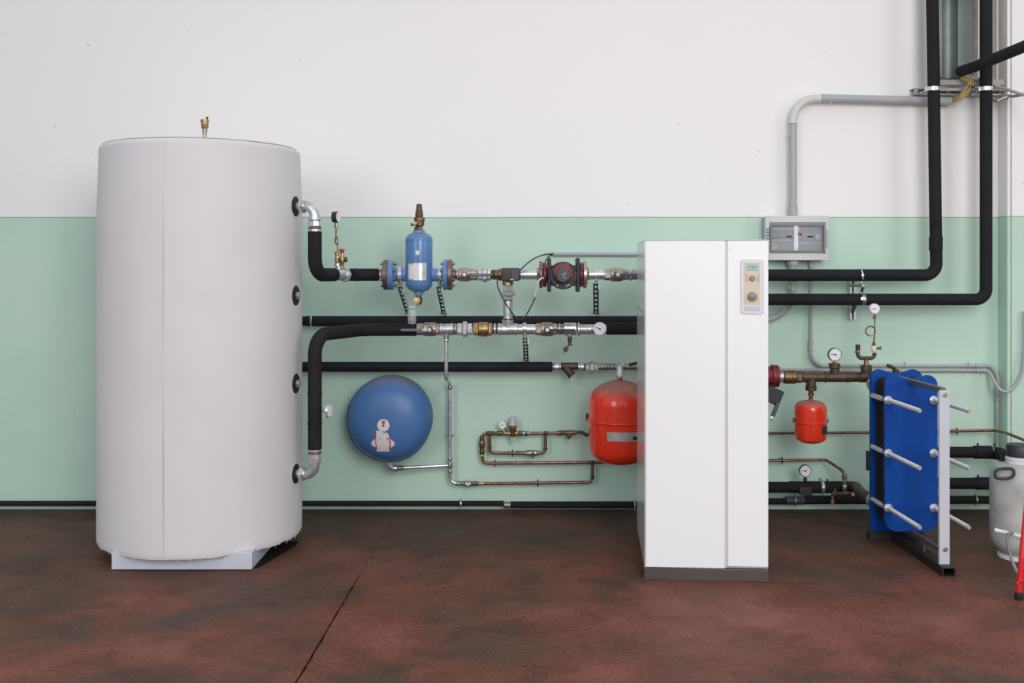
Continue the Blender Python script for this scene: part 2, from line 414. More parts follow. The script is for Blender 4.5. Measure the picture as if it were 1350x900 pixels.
def floor_material():
    m = bpy.data.materials.new('worn_red_brown_concrete'); m.use_nodes = True
    nt = m.node_tree; L = nt.links; b = nt.nodes['Principled BSDF']
    g = nt.nodes.new('ShaderNodeNewGeometry')
    def noise_(sc, det, dist=0, off=0):
        mp = nt.nodes.new('ShaderNodeMapping'); mp.inputs['Location'].default_value = (off, off * .7, 0); L.new(g.outputs['Position'], mp.inputs[0])
        n = nt.nodes.new('ShaderNodeTexNoise'); n.inputs['Scale'].default_value = sc; n.inputs['Detail'].default_value = det; n.inputs['Distortion'].default_value = dist
        L.new(mp.outputs[0], n.inputs['Vector']); return n
    def ramp(src, stops):
        r = nt.nodes.new('ShaderNodeValToRGB'); e = r.color_ramp.elements
        while len(e) < len(stops): e.new(.5)
        for i, (p, c) in enumerate(stops): e[i].position = p; e[i].color = (*c, 1) if len(c) == 3 else c
        L.new(src, r.inputs['Fac']); return r
    a = ramp(noise_(1.5, 9, .5, 3.3).outputs['Fac'], [(.30, (.062, .038, .028)), (.42, (.098, .045, .031)), (.54, (.155, .051, .036)), (.70, (.21, .074, .058))])
    # redder paint away from the wall, darker brown towards it
    sx = nt.nodes.new('ShaderNodeSeparateXYZ'); L.new(g.outputs['Position'], sx.inputs[0])
    md = nt.nodes.new('ShaderNodeMath'); md.operation = 'MULTIPLY_ADD'; md.inputs[1].default_value = 1.6
    L.new(noise_(.7, 4, .5, 8).outputs['Fac'], md.inputs[0]); L.new(sx.outputs['Y'], md.inputs[2])
    mr = nt.nodes.new('ShaderNodeMapRange'); mr.inputs[1].default_value = 5.0; mr.inputs[2].default_value = 6.7; L.new(md.outputs[0], mr.inputs[0])
    mx = nt.nodes.new('ShaderNodeMix'); mx.data_type = 'RGBA'; L.new(mr.outputs[0], mx.inputs[0]); L.new(a.outputs[0], mx.inputs[6])
    w = ramp(noise_(2.2, 5, .4, 1).outputs['Fac'], [(.3, (.056, .037, .028)), (.7, (.100, .050, .033))]); L.new(w.outputs[0], mx.inputs[7])
    d = ramp(noise_(5, 8, .8, 5).outputs['Fac'], [(.34, (.62, .62, .60)), (.55, (1, 1, 1))])
    m2 = nt.nodes.new('ShaderNodeMix'); m2.data_type = 'RGBA'; m2.blend_type = 'MULTIPLY'; m2.inputs[0].default_value = .7; L.new(mx.outputs[2], m2.inputs[6]); L.new(d.outputs[0], m2.inputs[7])
    fg = ramp(noise_(55, 6, 0, 7).outputs['Fac'], [(.35, (.72, .72, .72)), (.65, (1.2, 1.2, 1.2))])
    m4 = nt.nodes.new('ShaderNodeMix'); m4.data_type = 'RGBA'; m4.blend_type = 'MULTIPLY'; m4.inputs[0].default_value = .8; L.new(m2.outputs[2], m4.inputs[6]); L.new(fg.outputs[0], m4.inputs[7])
    sp = ramp(noise_(70, 2, 0, 2).outputs['Fac'], [(.785, (0, 0, 0)), (.80, (1, 1, 1))])
    m3 = nt.nodes.new('ShaderNodeMix'); m3.data_type = 'RGBA'; m3.inputs[7].default_value = (.42, .36, .31, 1); L.new(sp.outputs[0], m3.inputs[0]); L.new(m4.outputs[2], m3.inputs[6])
    L.new(m3.outputs[2], b.inputs['Base Color'])
    r = nt.nodes.new('ShaderNodeMapRange'); r.inputs[3].default_value = .5; r.inputs[4].default_value = .75; L.new(noise_(3, 6, 0, 9).outputs['Fac'], r.inputs[0]); L.new(r.outputs[0], b.inputs['Roughness'])
    b.inputs['Specular IOR Level'].default_value = .28
    bp = nt.nodes.new('ShaderNodeBump'); bp.inputs['Strength'].default_value = .35; bp.inputs['Distance'].default_value = .006; L.new(noise_(9, 8, 0, 4).outputs['Fac'], bp.inputs['Height']); L.new(bp.outputs['Normal'], b.inputs['Normal'])
    return m
M['wall'] = wall_material(); M['floor'] = floor_material()
M['crackdark'] = mat('open_joint_dirt', (.006, .005, .004), .95)

# floor: two cast slabs with an open, chipped joint between them
def joint_x(y): return -.667 - .0262 * (6.0 - y) 
rl = random.Random(3)
ys = [-6 + i * .025 for i in range(int(12 / .025) + 1)]
gap = []
for y in ys:
    w = .0008 if y > 4.7 else (.0026 + .0016 * min(1, (4.7 - y)))
    gap.append((joint_x(y) + .006 * noise.noise(Vector((0, y * 2.2, 4))) + .003 * noise.noise(Vector((0, y * 11, 1))), w + max(0, .009 * noise.noise(Vector((3, y * 9, 2)))) * (y < 4.7), w + max(0, .008 * noise.noise(Vector((9, y * 11, 2)))) * (y < 4.7)))
mb = MB()
for sg, xe in ((-1, -8.0), (1, 8.0)):
    vs = []; n = len(ys)
    for (y, (cx, wl, wr)) in zip(ys, gap):
        e = cx - wl if sg < 0 else cx + wr
        vs += [(xe, y, 0), (e, y, 0), (e, y, -.03)]
    fs = []
    for i in range(n - 1):
        for k in (0, 1): fs.append((i * 3 + k, i * 3 + k + 1, (i + 1) * 3 + k + 1, (i + 1) * 3 + k))
    mb.add(vs, fs)
fl = mb.build('floor', 'floor'); struct(fl)
struct(MB().bb(-8, 8, -6, 6, -.06, -.03).build('trim_1', 'crackdark'))
struct(MB().bb(-8, 4.2, 6.0, 6.2, -.06, 3.6).build('wall_back', 'wall'))
struct(MB().bb(2.849, 4.2, 5.89, 5.9995, 0, 3.6).build('wall_right', 'wall', bevel=.003))
# narrow batten and joint lines on the pillar
struct(MB().bb(2.868, 2.8735, 5.8885, 5.8899, 0, 3.6).build('trim_2', 'beam'))
struct(MB().bb(2.958, 2.961, 5.8885, 5.8899, 0, 3.6).build('trim_3', 'beam'))
# recess casing at the top right corner
def xw(px, Y=YW): return (px - 675) * Y / F
def zw(py, Y=YW): return H - (py - 356) * Y / F
t = thing('sheet_metal_duct', 'weathered grey-green sheet metal duct running up behind the two tall black pipes', 'duct', (xw(1262), 5.93, zw(106)))
MB().prism([(xw(1232, 5.9), 5.998), (xw(1232, 5.9), 5.90), (xw(1242, 5.9), 5.90)] + [(xw(1252.5 - 10.5 * math.cos(PI * k / 14), 5.9), 5.90 + .055 * math.sin(PI * k / 14) ** .8) for k in range(1, 14)] + [(xw(1263, 5.9), 5.90), (xw(1283, 5.9), 5.90), (xw(1283, 5.9), 5.998)], (0, 0, zw(105)), (1, 0, 0), (0, 1, 0), (0, 0, 1.0)).build('folded_panel', 'duct', t)
MB().bb(xw(1283.4, 5.93), xw(1289, 5.93), 5.93, 5.998, zw(105), 3.5).build('edge_strip', 'beam', t)
struct(MB().bb(xw(1308, 5.97), xw(1314, 5.97), 5.97, 5.9995, zw(108), 3.5).build('trim_4', 'beam'))
tag(MB().bb(xw(1237, 5.88), xw(1322, 5.88), 5.86, 5.888, zw(113, 5.88), zw(105.6, 5.88)).build('support_beam', 'beam', bevel=.002), 'beige-grey flat beam under the sheet metal duct', 'beam')

# ================================================================ camera, light
cam = bpy.data.cameras.new('camera'); co = bpy.data.objects.new('camera', cam); C.objects.link(co)
co.location = (0, 0, H); co.rotation_euler = (PI / 2, 0, 0)
cam.lens = 36; cam.sensor_width = 36; cam.shift_y = -94 / 1350
bpy.context.scene.camera = co
w = bpy.data.worlds.new('daylight_hall'); bpy.context.scene.world = w; w.use_nodes = True
nt = w.node_tree; bg = nt.nodes['Background']
tc = nt.nodes.new('ShaderNodeTexCoord'); sx = nt.nodes.new('ShaderNodeSeparateXYZ'); nt.links.new(tc.outputs['Generated'], sx.inputs[0])
rp = nt.nodes.new('ShaderNodeValToRGB'); mr = nt.nodes.new('ShaderNodeMapRange'); mr.inputs[1].default_value = -1; mr.inputs[2].default_value = 1
nt.links.new(sx.outputs['Z'], mr.inputs[0]); nt.links.new(mr.outputs[0], rp.inputs['Fac'])
e = rp.color_ramp.elements; e[0].position = .485; e[0].color = (.10, .085, .08, 1); e[1].position = .52; e[1].color = (.74, .75, .77, 1)
e2 = e.new(.85); e2.color = (.95, .96, 1.0, 1)
nt.links.new(rp.outputs['Color'], bg.inputs['Color']); bg.inputs['Strength'].default_value = .80
def area(name, loc, target, sx_, sy_, power, col):
    l = bpy.data.lights.new(name, 'AREA'); l.shape = 'RECTANGLE'; l.size = sx_; l.size_y = sy_; l.energy = power; l.color = col
    o = bpy.data.objects.new(name, l); C.objects.link(o); o.location = loc
    o.rotation_euler = (Vector(target) - Vector(loc)).to_track_quat('-Z', 'Y').to_euler(); return o
area('side_window_light', (5.2, 2.0, 1.9), (.5, 6, 1.2), 1.5, 2.6, 38, (1, .985, .965))
area('window_light_right', (1.7, -1.6, 3.1), (0, 6, .6), 2.2, 3.0, 215, (1, .985, .965))
area('fill_light_left', (-3.4, -1.5, 2.8), (0, 6, .8), 2.0, 3.0, 90, (.97, .98, 1))  # added fill light from behind the camera on the left
# the bright gap of a tall door standing ajar behind the camera
area('door_gap_light', (3.60, -1.2, 1.9), (1.64, 5.9, 1.9), .05, 2.8, 7, (1, 1, 1))
vs = bpy.context.scene.view_settings
vs.view_transform = 'Standard'; vs.look = 'None'; vs.gamma = 1; vs.use_curve_mapping = False; vs.exposure = 0.0
# ================================================================ storage tank
TX, TY, TR = -1.575, 5.2, .497
t = thing('storage_tank', 'large pale grey cylindrical storage tank in a soft jacket on a square plinth', 'tank', (TX, TY, 0))
n = 128; prof = []
zb, zt = .068, 2.0125
zsteps = [0, .012, .03] + [.03 + (zt - zb - .06) * k / 40 for k in range(1, 41)] + [zt - zb - .018, zt - zb - .008, zt - zb - .002, zt - zb]
vs = []; fs = []
for j, dz in enumerate(zsteps):
    z = zb + dz
    for i in range(n):
        a = 2 * PI * i / n
        r = TR + .0035 * noise.noise(Vector((math.cos(a) * 2, math.sin(a) * 2, z * 1.4))) + .006 * max(0, 1 - abs(z - 1.0)) * .5
        top = zt - z
        if top < .02: r -= .016 * (1 - top / .02) ** 2
        if top < .4: r -= .010 * (1 - top / .4)
        if dz < .012: r -= .004
        zz = z
        if j == 0: zz += .005 * noise.noise(Vector((math.cos(a) * 9, math.sin(a) * 9, 3)))
        vs.append((TX + r * math.cos(a), TY + r * math.sin(a), zz))
for j in range(len(zsteps) - 1):
    for i in range(n): fs.append((j * n + i, j * n + (i + 1) % n, (j + 1) * n + (i + 1) % n, (j + 1) * n + i))
fs.append(tuple((len(zsteps) - 1) * n + i for i in range(n))); fs.append(tuple(range(n - 1, -1, -1)))
MB().add(vs, fs).build('jacket', 'jacket', t)
mb = MB(); mb.torus((TX, TY, zt - .001), (0, 0, 1), TR - .026, .004, 96, 8); mb.build('rim_cord', 'rim', t)
# frayed hem
fr = MB(); rf = random.Random(5)
for k in range(70):
    a = -PI * rf.random(); 
    c0 = Vector((TX + (TR - .006) * math.cos(a), TY + (TR - .006) * math.sin(a), zb + .004)); 
    da = rf.uniform(-.05, .05); c1 = Vector((TX + (TR - .012) * math.cos(a + da), TY + (TR - .012) * math.sin(a + da), zb - rf.uniform(.004, .018)))
    fr.cyl(c0, c1, .0012, 5)
o = fr.build('frayed_hem', 'seam', t); o['kind'] = 'stuff'
# vertical zip seam, seen a little left of the middle
ths = math.atan2(-math.cos(math.radians(0)), 0) 
q = math.radians(-109.5 + 20.6 - 1.2)
def on_tank(a, z, dr=0): 
    top = zt - z; r = TR + .006 * max(0, 1 - abs(z - 1.0)) * .5 + (- .010 * (1 - top / .4) if top < .4 else 0)
    return Vector((TX + (r + dr) * math.cos(a), TY + (r + dr) * math.sin(a), z))
sa = math.radians(-93)
sm = MB()
for da in (-.0045, .0045):
    sm.sweep([on_tank(sa + da, zb + .01 + (zt - zb - .03) * k / 30, .0001) for k in range(31)], .0009, 6)
sm.build('zip_seam', 'seam', t)
# little lifted corner of the lid at the left
tl = math.radians(196)
MB().lathe(on_tank(tl, zt - .05, -.016), (0, 0, 1), [(0, .006), (.03, .014), (.044, .010), (.05, .002)], 12).build('lid_tab', 'seam', t)
# plinth
MB().bb(-1.868, -1.213, 4.775, 5.43, .004, .084).build('plinth', 'plinthblue', t, bevel=.003)
MB().bb(-1.80, -1.25, 4.80, 5.41, .0, .004).build('plinth_feet', 'gasket', t)
MB().prism([(-1.86, 4.81), (-1.195, 4.81), (-1.10, 5.20), (-1.10, 5.28), (-1.9, 5.28)], (0, 0, 0), (1, 0, 0), (0, 1, 0), (0, 0, .0035)).build('shadow_sheet', 'shadowblack', t)  # thin black sheet on the floor, shaped as the tank's shadow wedge
pa = math.radians(-8)
for k, py in enumerate((272, 389.5, 505.5, 624)):
    z = H - (py - 356) * 5.13 / F
    d = Vector((math.cos(pa), math.sin(pa), 0)); c = Vector((TX, TY, z)) + d * (TR - .004)
    MB().lathe(c, d, [(0, .050), (.004, .051), (.007, .049), (.009, .040), (.0095, .036)], 36).build('port_collar', 'gasket', t)
    if k in (1, 2):
        pl = MB().lathe(c + d * .0096, d, [(0, .020), (.007, .020), (.0071, .015), (.016, .015)], 6).build('port_plug', 'galv', t, smooth=20)

t = thing('air_vent', 'small brass automatic air vent standing on top of the large grey tank', 'vent', P(270, 178, 4.95))
MB().LV(270, 4.95, [(170, 3.2), (173, 3.4), (176, 2.6), (181.5, 2.6)][0:4]).build('base_nipple', 'galvdull', t)
MB().LV(270, 4.95, [(157, 3), (158, 5.6), (160.5, 5.8), (161, 4.9), (168, 4.7), (170, 3.4), (170, 1)]).build('vent_body', 'brass', t)
MB().LV(273.2, 4.95, [(153.8, .8), (154.2, 1.5), (156, 1.5), (156.4, .9), (157.8, .9)]).build('vent_cap', 'ink', t)

# ================================================================ tank connection pipes
TPY = 5.105
def tank_pipe(label, py, up):
    z = H - (py - 356) * 5.13 / F
    sg = 1 if up else -1
    d = Vector((math.cos(pa), math.sin(pa), 0)); c0 = Vector((TX, TY, z)) + d * (TR + .0062)
    X = P(415, 0, TPY).x
    cn = Vector((X, TPY, z)); r = .0355
    t = thing('insulated_pipe', label, 'pipe', (X, TPY, z))
    ax = (cn - c0); L = ax.length; ax.normalize()
    MB().lathe(c0, ax, [(0, .022), (.018, .022)], 20).build('nipple', 'galv', t)
    MB().lathe(c0 + ax * .018, ax, [(0, .034), (.002, .038), (.019, .038), (.021, .034)], 6).build('hex_nut', 'galv', t, smooth=20)
    dn = Vector((0, 0, -sg))
    MB().tube([c0 + ax * .040, cn, cn + dn * .068], .0250, 24, .050, 10).build('elbow', 'galv', t)
    e = MB(); e.lathe(c0 + ax * .040, ax, [(0, .030), (.004, .031), (.008, .029)], 24)
    e.lathe(cn + dn * .060, dn, [(0, .029), (.002, .0335), (.008, .0335), (.010, .029)], 24); e.build('elbow_collar', 'galv', t)
    MB().lathe(cn + dn * .071, dn, [(0, .026), (.003, .029), (.010, .029), (.012, .0335), (.029, .0335), (.034, .028)], 8).build('union_nut', 'galv', t, smooth=20)
    MB().lathe(cn + dn * .1055, dn, [(0, .030), (.003, .033), (.008, .033), (.010, .030)], 24).build('rust_ring', 'brownsteel', t)
    MB().lathe(cn + dn * .116, dn, [(0, .031), (.010, .031)], 24).build('sleeve_end_ring', 'galv', t)
    return t, cn + dn * .1265, cn, dn
YR = 5.5
t, s0, cn, dn = tank_pipe('upper black insulated pipe bending down from the top galvanized elbow on the tank', 272, True)
MB().tube([s0, P(415, 362, TPY), P(440.5, 362, 5.30)], .0345, 28, .085, 12).build('insulation', 'insul', t)
# sleeve joints
t2, s1, cn1, dn1 = tank_pipe('lower black insulated pipe rising from the bottom galvanized elbow on the tank', 624, False)
MB().tube([s1, P(415, 441.5, TPY), P(478, 434.4, YR), P(548.5, 434.4, YR)], .0345, 28, (.10, .12), 12).build('insulation', 'insul', t2)
for py in (520, 560): MB().lathe(P(415, py, TPY), (0, 0, 1), [(0, .0348), (.003, .0362), (.012, .0362), (.015, .0348)], 28).build('tape_band', 'insul', t2)
t = thing('dial_thermometer', 'small chrome dial thermometer sticking out of the vertical black pipe beside the round blue vessel', 'thermometer', P(425, 541, TPY))
c = P(424.5, 541, TPY)
dv = Vector((1, -.18, 0)).normalized()
MB().lathe(c, dv, [(0, .005), (.014, .007), (.016, .012), (.028, .012)], 14).build('stem', 'galv', t)
MB().lathe(c + dv * .0282, dv, [(0, .030), (.002, .0365), (.013, .0365), (.013, .033)], 28).build('gauge_case', 'chrome', t)
MB().lathe(c + dv * .0413, dv, [(0, .032), (.001, .032)], 28).build('dial_face', 'dial', t)

# ================================================================ upper run
U = 362
t = thing('pipe_tee', 'galvanized pipe tee under the small valve with a red handle', 'pipe fitting', P(450, U, 5.36))
a_ = P(440.8, U, 5.30); b_ = P(460, U, 5.40); ax = (b_ - a_); L = ax.length; ax.normalize()
MB().lathe(a_, ax, [(0, .030), (.002, .033), (.010, .033), (.012, .029), (L * .62, .029)], 24).build('tee_body', 'galv', t)
MB().lathe(a_ + ax * (L * .62 + .0005), ax, [(0, .030), (.002, .040), (.016, .040), (.018, .033), (.026, .033), (.028, .030)], 8).build('union_nut', 'galv', t, smooth=20)
MB().cyl(P(446, U - 6.5, 5.34), P(446, U - 12, 5.34), .016, 20).build('branch_socket', 'galv', t)
t = thing('insulated_pipe', 'short black insulated pipe between the galvanized tee and the blue air separator', 'pipe', P(480, U, 5.45))
MB().tube([P(461.2, U, 5.405), P(470, U, 5.46), P(498.5, U, YR)], .0335, 26, .05, 6).build('insulation', 'insul', t)
MB().lathe(P(468, U, 5.45), (1, .35, 0), [(0, .0335), (.002, .0352), (.010, .0352), (.012, .0335)], 26).build('tape_band', 'insul', t)

Yg = 5.34
t = thing('pressure_gauge', 'small black-cased pressure gauge turned sideways on a thin copper stem left of the blue separator', 'gauge', P(444, 350, Yg))
gc = P(443, 286, Yg); gd = Vector((.97, -.22, 0)).normalized()
MB().lathe(gc - gd * .018, gd, [(0, .022), (.003, .029), (.028, .029), (.030, .026)], 28).build('gauge_case', 'blackpl', t)
MB().lathe(gc + gd * .0122, gd, [(0, .026), (.001, .026)], 28).build('dial_face', 'dial', t)
MB().LV(443.4, Yg, [(293.5, 1.8), (294, 2.4), (298, 2.4), (298.5, 3), (301, 3), (301.3, 1.6)], 8).build('gauge_nut', 'brass', t)
MB().spline([P(443.4, 301, Yg), P(443, 311, Yg), P(445.4, 316, Yg - .01), P(443.8, 322, Yg - .014), P(441.9, 317, Yg - .004), P(443.6, 311.5, Yg + .012), P(445.2, 318, Yg + .01), P(444.8, 331, Yg)], .0038, 8).build('siphon_tube', 'copper', t)
t = thing('gauge_valve', 'small brass valve with a red cap on the galvanized tee', 'valve', P(448, 351, Yg))
MB().LV(444.3, Yg, [(331.2, 1.9), (332, 3), (336, 3), (336.4, 2.2), (340, 2.4), (340.4, 3.2), (345, 3.2), (346, 2), (348.5, 2)], 12).build('gauge_leg', 'brass', t)
MB().LV(451, Yg, [(334, 2.2), (338, 2.6), (340, 3.6), (346, 3.6), (348, 2.4), (352, 2.4)], 14).build('valve_body', 'brass', t)
MB().LH(342, Yg, [(447, 2.2), (454, 2.4), (454.2, 3.4), (457.5, 3.4), (458, 2.4)], 12).build('side_outlet', 'dbrass', t)
MB().LV(450.8, Yg, [(327.8, 2.8), (328.4, 3.9), (330.8, 3.9), (331.2, 2.6), (333.9, 2.2)], 14).build('red_cap', 'redpl', t, label='red valve cap')
MB().LV(444.6, Yg, [(346.5, 2.6), (347, 3.8), (350, 3.9), (351, 2.6), (353.6, 2.6)], 8).build('valve_base', 'galv', t)

# ---- blue air separator
t = thing('air_separator', 'blue cylindrical air separator with a white label hanging in the upper pipe run', 'air separator', P(552.5, 388, YR))
MB().LV(552.4, YR, [(303.5, 8), (305.5, 8), (307, 9), (308, 12), (310.5, 16), (314, 17.8), (317, 18), (372, 18), (377, 17), (381, 14), (383.4, 10), (384, 6)], 48).build('separator_body', 'bluep_dust', t)
MB().torus(P(552.4, 316.5, YR), (0, 0, 1), S(18, YR), .002, 48, 8).build('weld_seam', 'bluep', t); MB().torus(P(552.4, 375.5, YR), (0, 0, 1), S(17.6, YR), .002, 48, 8).build('weld_seam', 'bluep', t)
MB().LV(552, YR, [(384.2, 7.5), (385.5, 7.5), (386, 5.5), (389, 5.5)], 16).build('drain_socket', 'bluep', t)
for (x0, x1, sgn) in ((519.5, 535.5, -1), (569.3, 584.6, 1)):
    MB().LH(U, YR, [(x0, 8.6), (x1, 8.6)], 28).build('side_neck', 'bluep', t)
MB().LH(U, YR, [(512.3, 19.6), (512.8, 20), (518.8, 20), (519.4, 19.4)], 44).build('flange', 'bluep', t)
MB().LH(U, YR, [(584.6, 19.4), (585.1, 20), (589.8, 20), (590.3, 19.6)], 44).build('flange', 'bluep', t)
Rl = S(18.15, YR)
def curved_patch(name, m, root, x0, x1, y0, y1, cx, Y, r, lift=.0006):
    v = []; f = []; R = S(r, Y) + lift; a0 = math.asin((x0 - cx) / r); a1 = math.asin((x1 - cx) / r); c = P(cx, 0, Y); nn = 10
    for k in range(nn + 1):
        a = a0 + (a1 - a0) * k / nn
        for yy in (y0, y1): v.append((c.x + R * math.sin(a), Y - R * math.cos(a), P(0, yy, Y).z))
    f = [(2 * k, 2 * k + 2, 2 * k + 3, 2 * k + 1) for k in range(nn)]
    return MB().add(v, f).build(name, m, root)
lab = curved_patch('label_plate', 'silverlabel', t, 538.6, 563.4, 346.8, 369.2, 552.4, YR, 18)
curved_patch('label_print', 'paper', t, 540, 553, 348.5, 367.5, 552.4, YR, 18, .0009)
c = P(550.6, 333, YR - S(18, YR)); MB().lathe(c, (.1 * -1, -1, 0), [(0, S(3, YR)), (.0012, S(3, YR))], 20).build('round_sticker', 'paper', t)
for (xa, xb, hub) in ((506.0, 512, (497.2, 506)), (590.5, 596.2, (596.4, 600.5))):
    MB().LH(U, YR, [(xa, 19.4), (xa + .5, 20), (xb - .5, 20), (xb, 19.6)], 44).build('counter_flange', 'brownsteel', t)
    if hub[0] < 520: MB().LH(U, YR, [(498.8, 6.8), (501, 7), (501.2, 8.4), (503.5, 8.6), (505.8, 10)], 24).build('flange_hub', 'warmsteel', t)
    else: MB().LH(U, YR, [(596.4, 10), (598.4, 8.6), (600.2, 8.2)], 24).build('flange_hub', 'brownsteel', t)
flange_bolts(t, 502.6, 522.6, U, YR, 15.6, 8); flange_bolts(t, 581.4, 599.4, U, YR, 15.6, 8)

t = thing('safety_valve', 'brass safety valve with a tapered cap on top of the blue separator', 'valve', P(553, 303, YR))
MB().LV(552, YR, [(298.6, 5), (299.2, 6.4), (303, 6.4), (303.3, 5)], 6).build('hex_base', 'dbrass', t, smooth=20)
MB().LV(553, YR, [(286.2, 5), (286.8, 7.2), (290.5, 7.2), (291, 6.6), (297.5, 6.2), (298.4, 4)], 24).build('valve_body', 'dbrass', t)
MB().LV(552.6, YR, [(268.8, 2.6), (269.6, 3.4), (271, 3.5), (272, 3.9), (276, 4.0), (277.6, 4.6), (283.6, 5.4), (286.1, 5.2)], 20).build('bonnet', 'bronze', t)
c = P(548.5, 294.5, YR - .02)
MB().lathe(c, (-.25, -1, 0), [(0, .012), (.014, .012), (.015, .009), (.022, .009)], 8).build('outlet', 'brass', t)
MB().lathe(P(548, 296, YR), (-1, -.1, 0), [(0, .007), (.012, .008), (.014, .006), (.02, .006), (.0205, .009), (.026, .009)], 8).build('side_plug', 'dbrass', t)
t = thing('drain_valve', 'pale brass drain valve under the blue separator', 'valve', P(551, 402, YR))
MB().LV(552, YR, [(389.1, 3.4), (391.5, 3.4), (392, 4.6), (397, 5), (401, 3.4), (401.5, 2)], 16).build('valve_body', 'dbrass', t)
c = P(550, 396, YR - .024)
MB().lathe(c, (-.15, -1, -.1), [(0, .018), (.010, .019), (.013, .0165), (.024, .0155), (.025, .011)], 14).build('valve_cap', 'peach', t, smooth=20, label='pale peach brass cap')
mb = MB()
for dx in (-2, 1.5): mb.cyl(P(551.5 + dx, 400, YR - .02), P(551 + dx, 404.5, YR - .02), .002, 8)
mb.build('drip_spout', 'brass', t)
t = thing('plastic_bottle', 'clear plastic bottle tied with blue cord under the brass drain valve', 'bottle', P(543.5, 427, 5.46))
MB().LV(543.2, 5.46, [(403, 5.0), (408, 5.2), (409, 5.6), (420, 5.8), (425.5, 5.4), (427, 4.2), (427.2, .1)], 24).build('bottle_body', 'clear', t)
c = P(540, 422, 5.46)
MB().lathe(P(541.5, 424.5, 5.46), (0, 0, 1), [(0, .007), (.006, .009), (.010, .006)], 14).build('brass_plug', 'copper', t, label='copper coloured plug lying in the bottle')
m_ = MB(); m_.torus(P(543.2, 407, 5.46), (0, 0, 1), S(5.5, 5.46), .0016, 24, 6); m_.spline([P(538, 407, 5.45), P(533, 407.6, 5.44), P(528.5, 407.2, 5.44)], .0016, 6); m_.build('cord', 'bluestring', t, label='blue cord')

bracket('slotted bracket holding the inlet pipe left of the blue separator', P(527.6, 379, 5.46), P(538.5, 414, 5.975), P(527.5, U, YR), S(9.6, YR), .02)
bracket('slotted bracket holding the outlet pipe right of the blue separator', P(578.6, 379, 5.46), P(585.5, 414, 5.975), P(580, U, YR), S(9.6, YR), .02)
bracket('slotted bracket right of the black pump', P(785.4, 375, 5.47), P(785.6, 414, 5.975), P(786, U, YR), S(6.4, YR), .02)
bracket('slotted bracket under the lower run beside the big galvanized tee', P(692.4, 446, 5.47), P(693.5, 475.5, 5.975), P(691.6, 433, YR), S(7.0, YR), .02)
# ---- right of the separator
t = thing('pipe_nipple', 'short grey threaded nipple just right of the separator flange', 'pipe fitting', P(602, U, YR))
collar(600.5, 602, U, YR, 6.4, 'warmsteel', t, 'nipple_ring'); collar(602.1, 604.4, U, YR, 7.6, 'galv', t)
ball_valve('ball valve with a long grey lever right of the blue separator', 604.6, 629.4, 612.5, U, YR, 8.9, (612.5, 648))
t = thing('pipe_union', 'galvanized hexagonal union right of the upper ball valve', 'pipe fitting', P(639, U, YR))
hexring(629.8, 636, U, YR, 8.0, 'galv', t, 'union_end'); hexring(636.1, 642, U, YR, 10.2, 'galv', t, 'union_nut'); hexring(642.1, 647.2, U, YR, 8.0, 'galv', t, 'union_end')
collar(647.4, 650.6, U, YR, 6.4, 'bronze', t, 'nipple')
t = thing('mixing_valve', 'brass three-way mixing valve with a black square actuator', 'valve', P(669.5, 376, YR))
collar(650.8, 652.6, U, YR, 7.2, 'dbrass', t, 'inlet_ring'); 
MB().LH(U, YR, [(652.8, 6.6), (655, 6.2), (657, 7.6), (662, 8.0), (678, 8.0), (684.4, 6.6)], 24).build('valve_body', 'dbrass', t)
MB().LV(669.5, YR, [(366, 6), (370.6, 7.2), (375.4, 7.4), (375.6, 6)], 24).build('bottom_port', 'brass', t)
ca = P(673, U - .5, YR - .075)
sx_ = S(23.4, YR); sz_ = S(17, YR)
MB().box((ca.x, ca.y, ca.z), (sx_, .070, sz_)).build('actuator', 'dgrey', t, bevel=.007)
MB().lathe((P(668.5, 0, YR).x, ca.y - .0352, ca.z), (0, -1, 0), [(0, .026), (.004, .024), (.0045, .012)], 28).build('actuator_knob', 'blackpl', t)
MB().bb(P(672.4, 0, YR).x, P(677, 0, YR).x, ca.y - .0362, ca.y - .0352, P(0, 368.8, YR).z, P(0, 367.8, YR).z).build('actuator_mark', 'paper', t, label='small white mark')
t = thing('steel_pipe', 'vertical galvanized pipe with a wide union nut under the black actuator', 'pipe', P(669.5, 425, YR))
vhex(669.5, 376, 383.8, YR, 7.6, 'galv', t, 'union_end'); vhex(670, 384, 389.6, YR, 10.4, 'galv', t, 'union_nut'); vhex(669.5, 389.8, 395, YR, 7.4, 'galv', t, 'union_end')
vcollar(669.5, 395.1, 396.4, YR, 6.5, 'brownsteel', t, 'rust_ring')
MB().LV(669.5, YR, [(396.5, 6.2), (419.8, 6.2)], 28).build('pipe_barrel', 'galv', t)
vcollar(669.5, 420, 421.4, YR, 6.8, 'brownsteel', t, 'rust_ring')
t = thing('steel_pipe', 'short horizontal galvanized pipe between the black actuator and the pump', 'pipe', P(697, U, YR))
MB().LH(U, YR, [(684.8, 6.3), (707.6, 6.3)], 28).build('pipe_barrel', 'galv', t)
collar(684.9, 686.4, U, YR, 7.0, 'brownsteel', t, 'rust_ring')

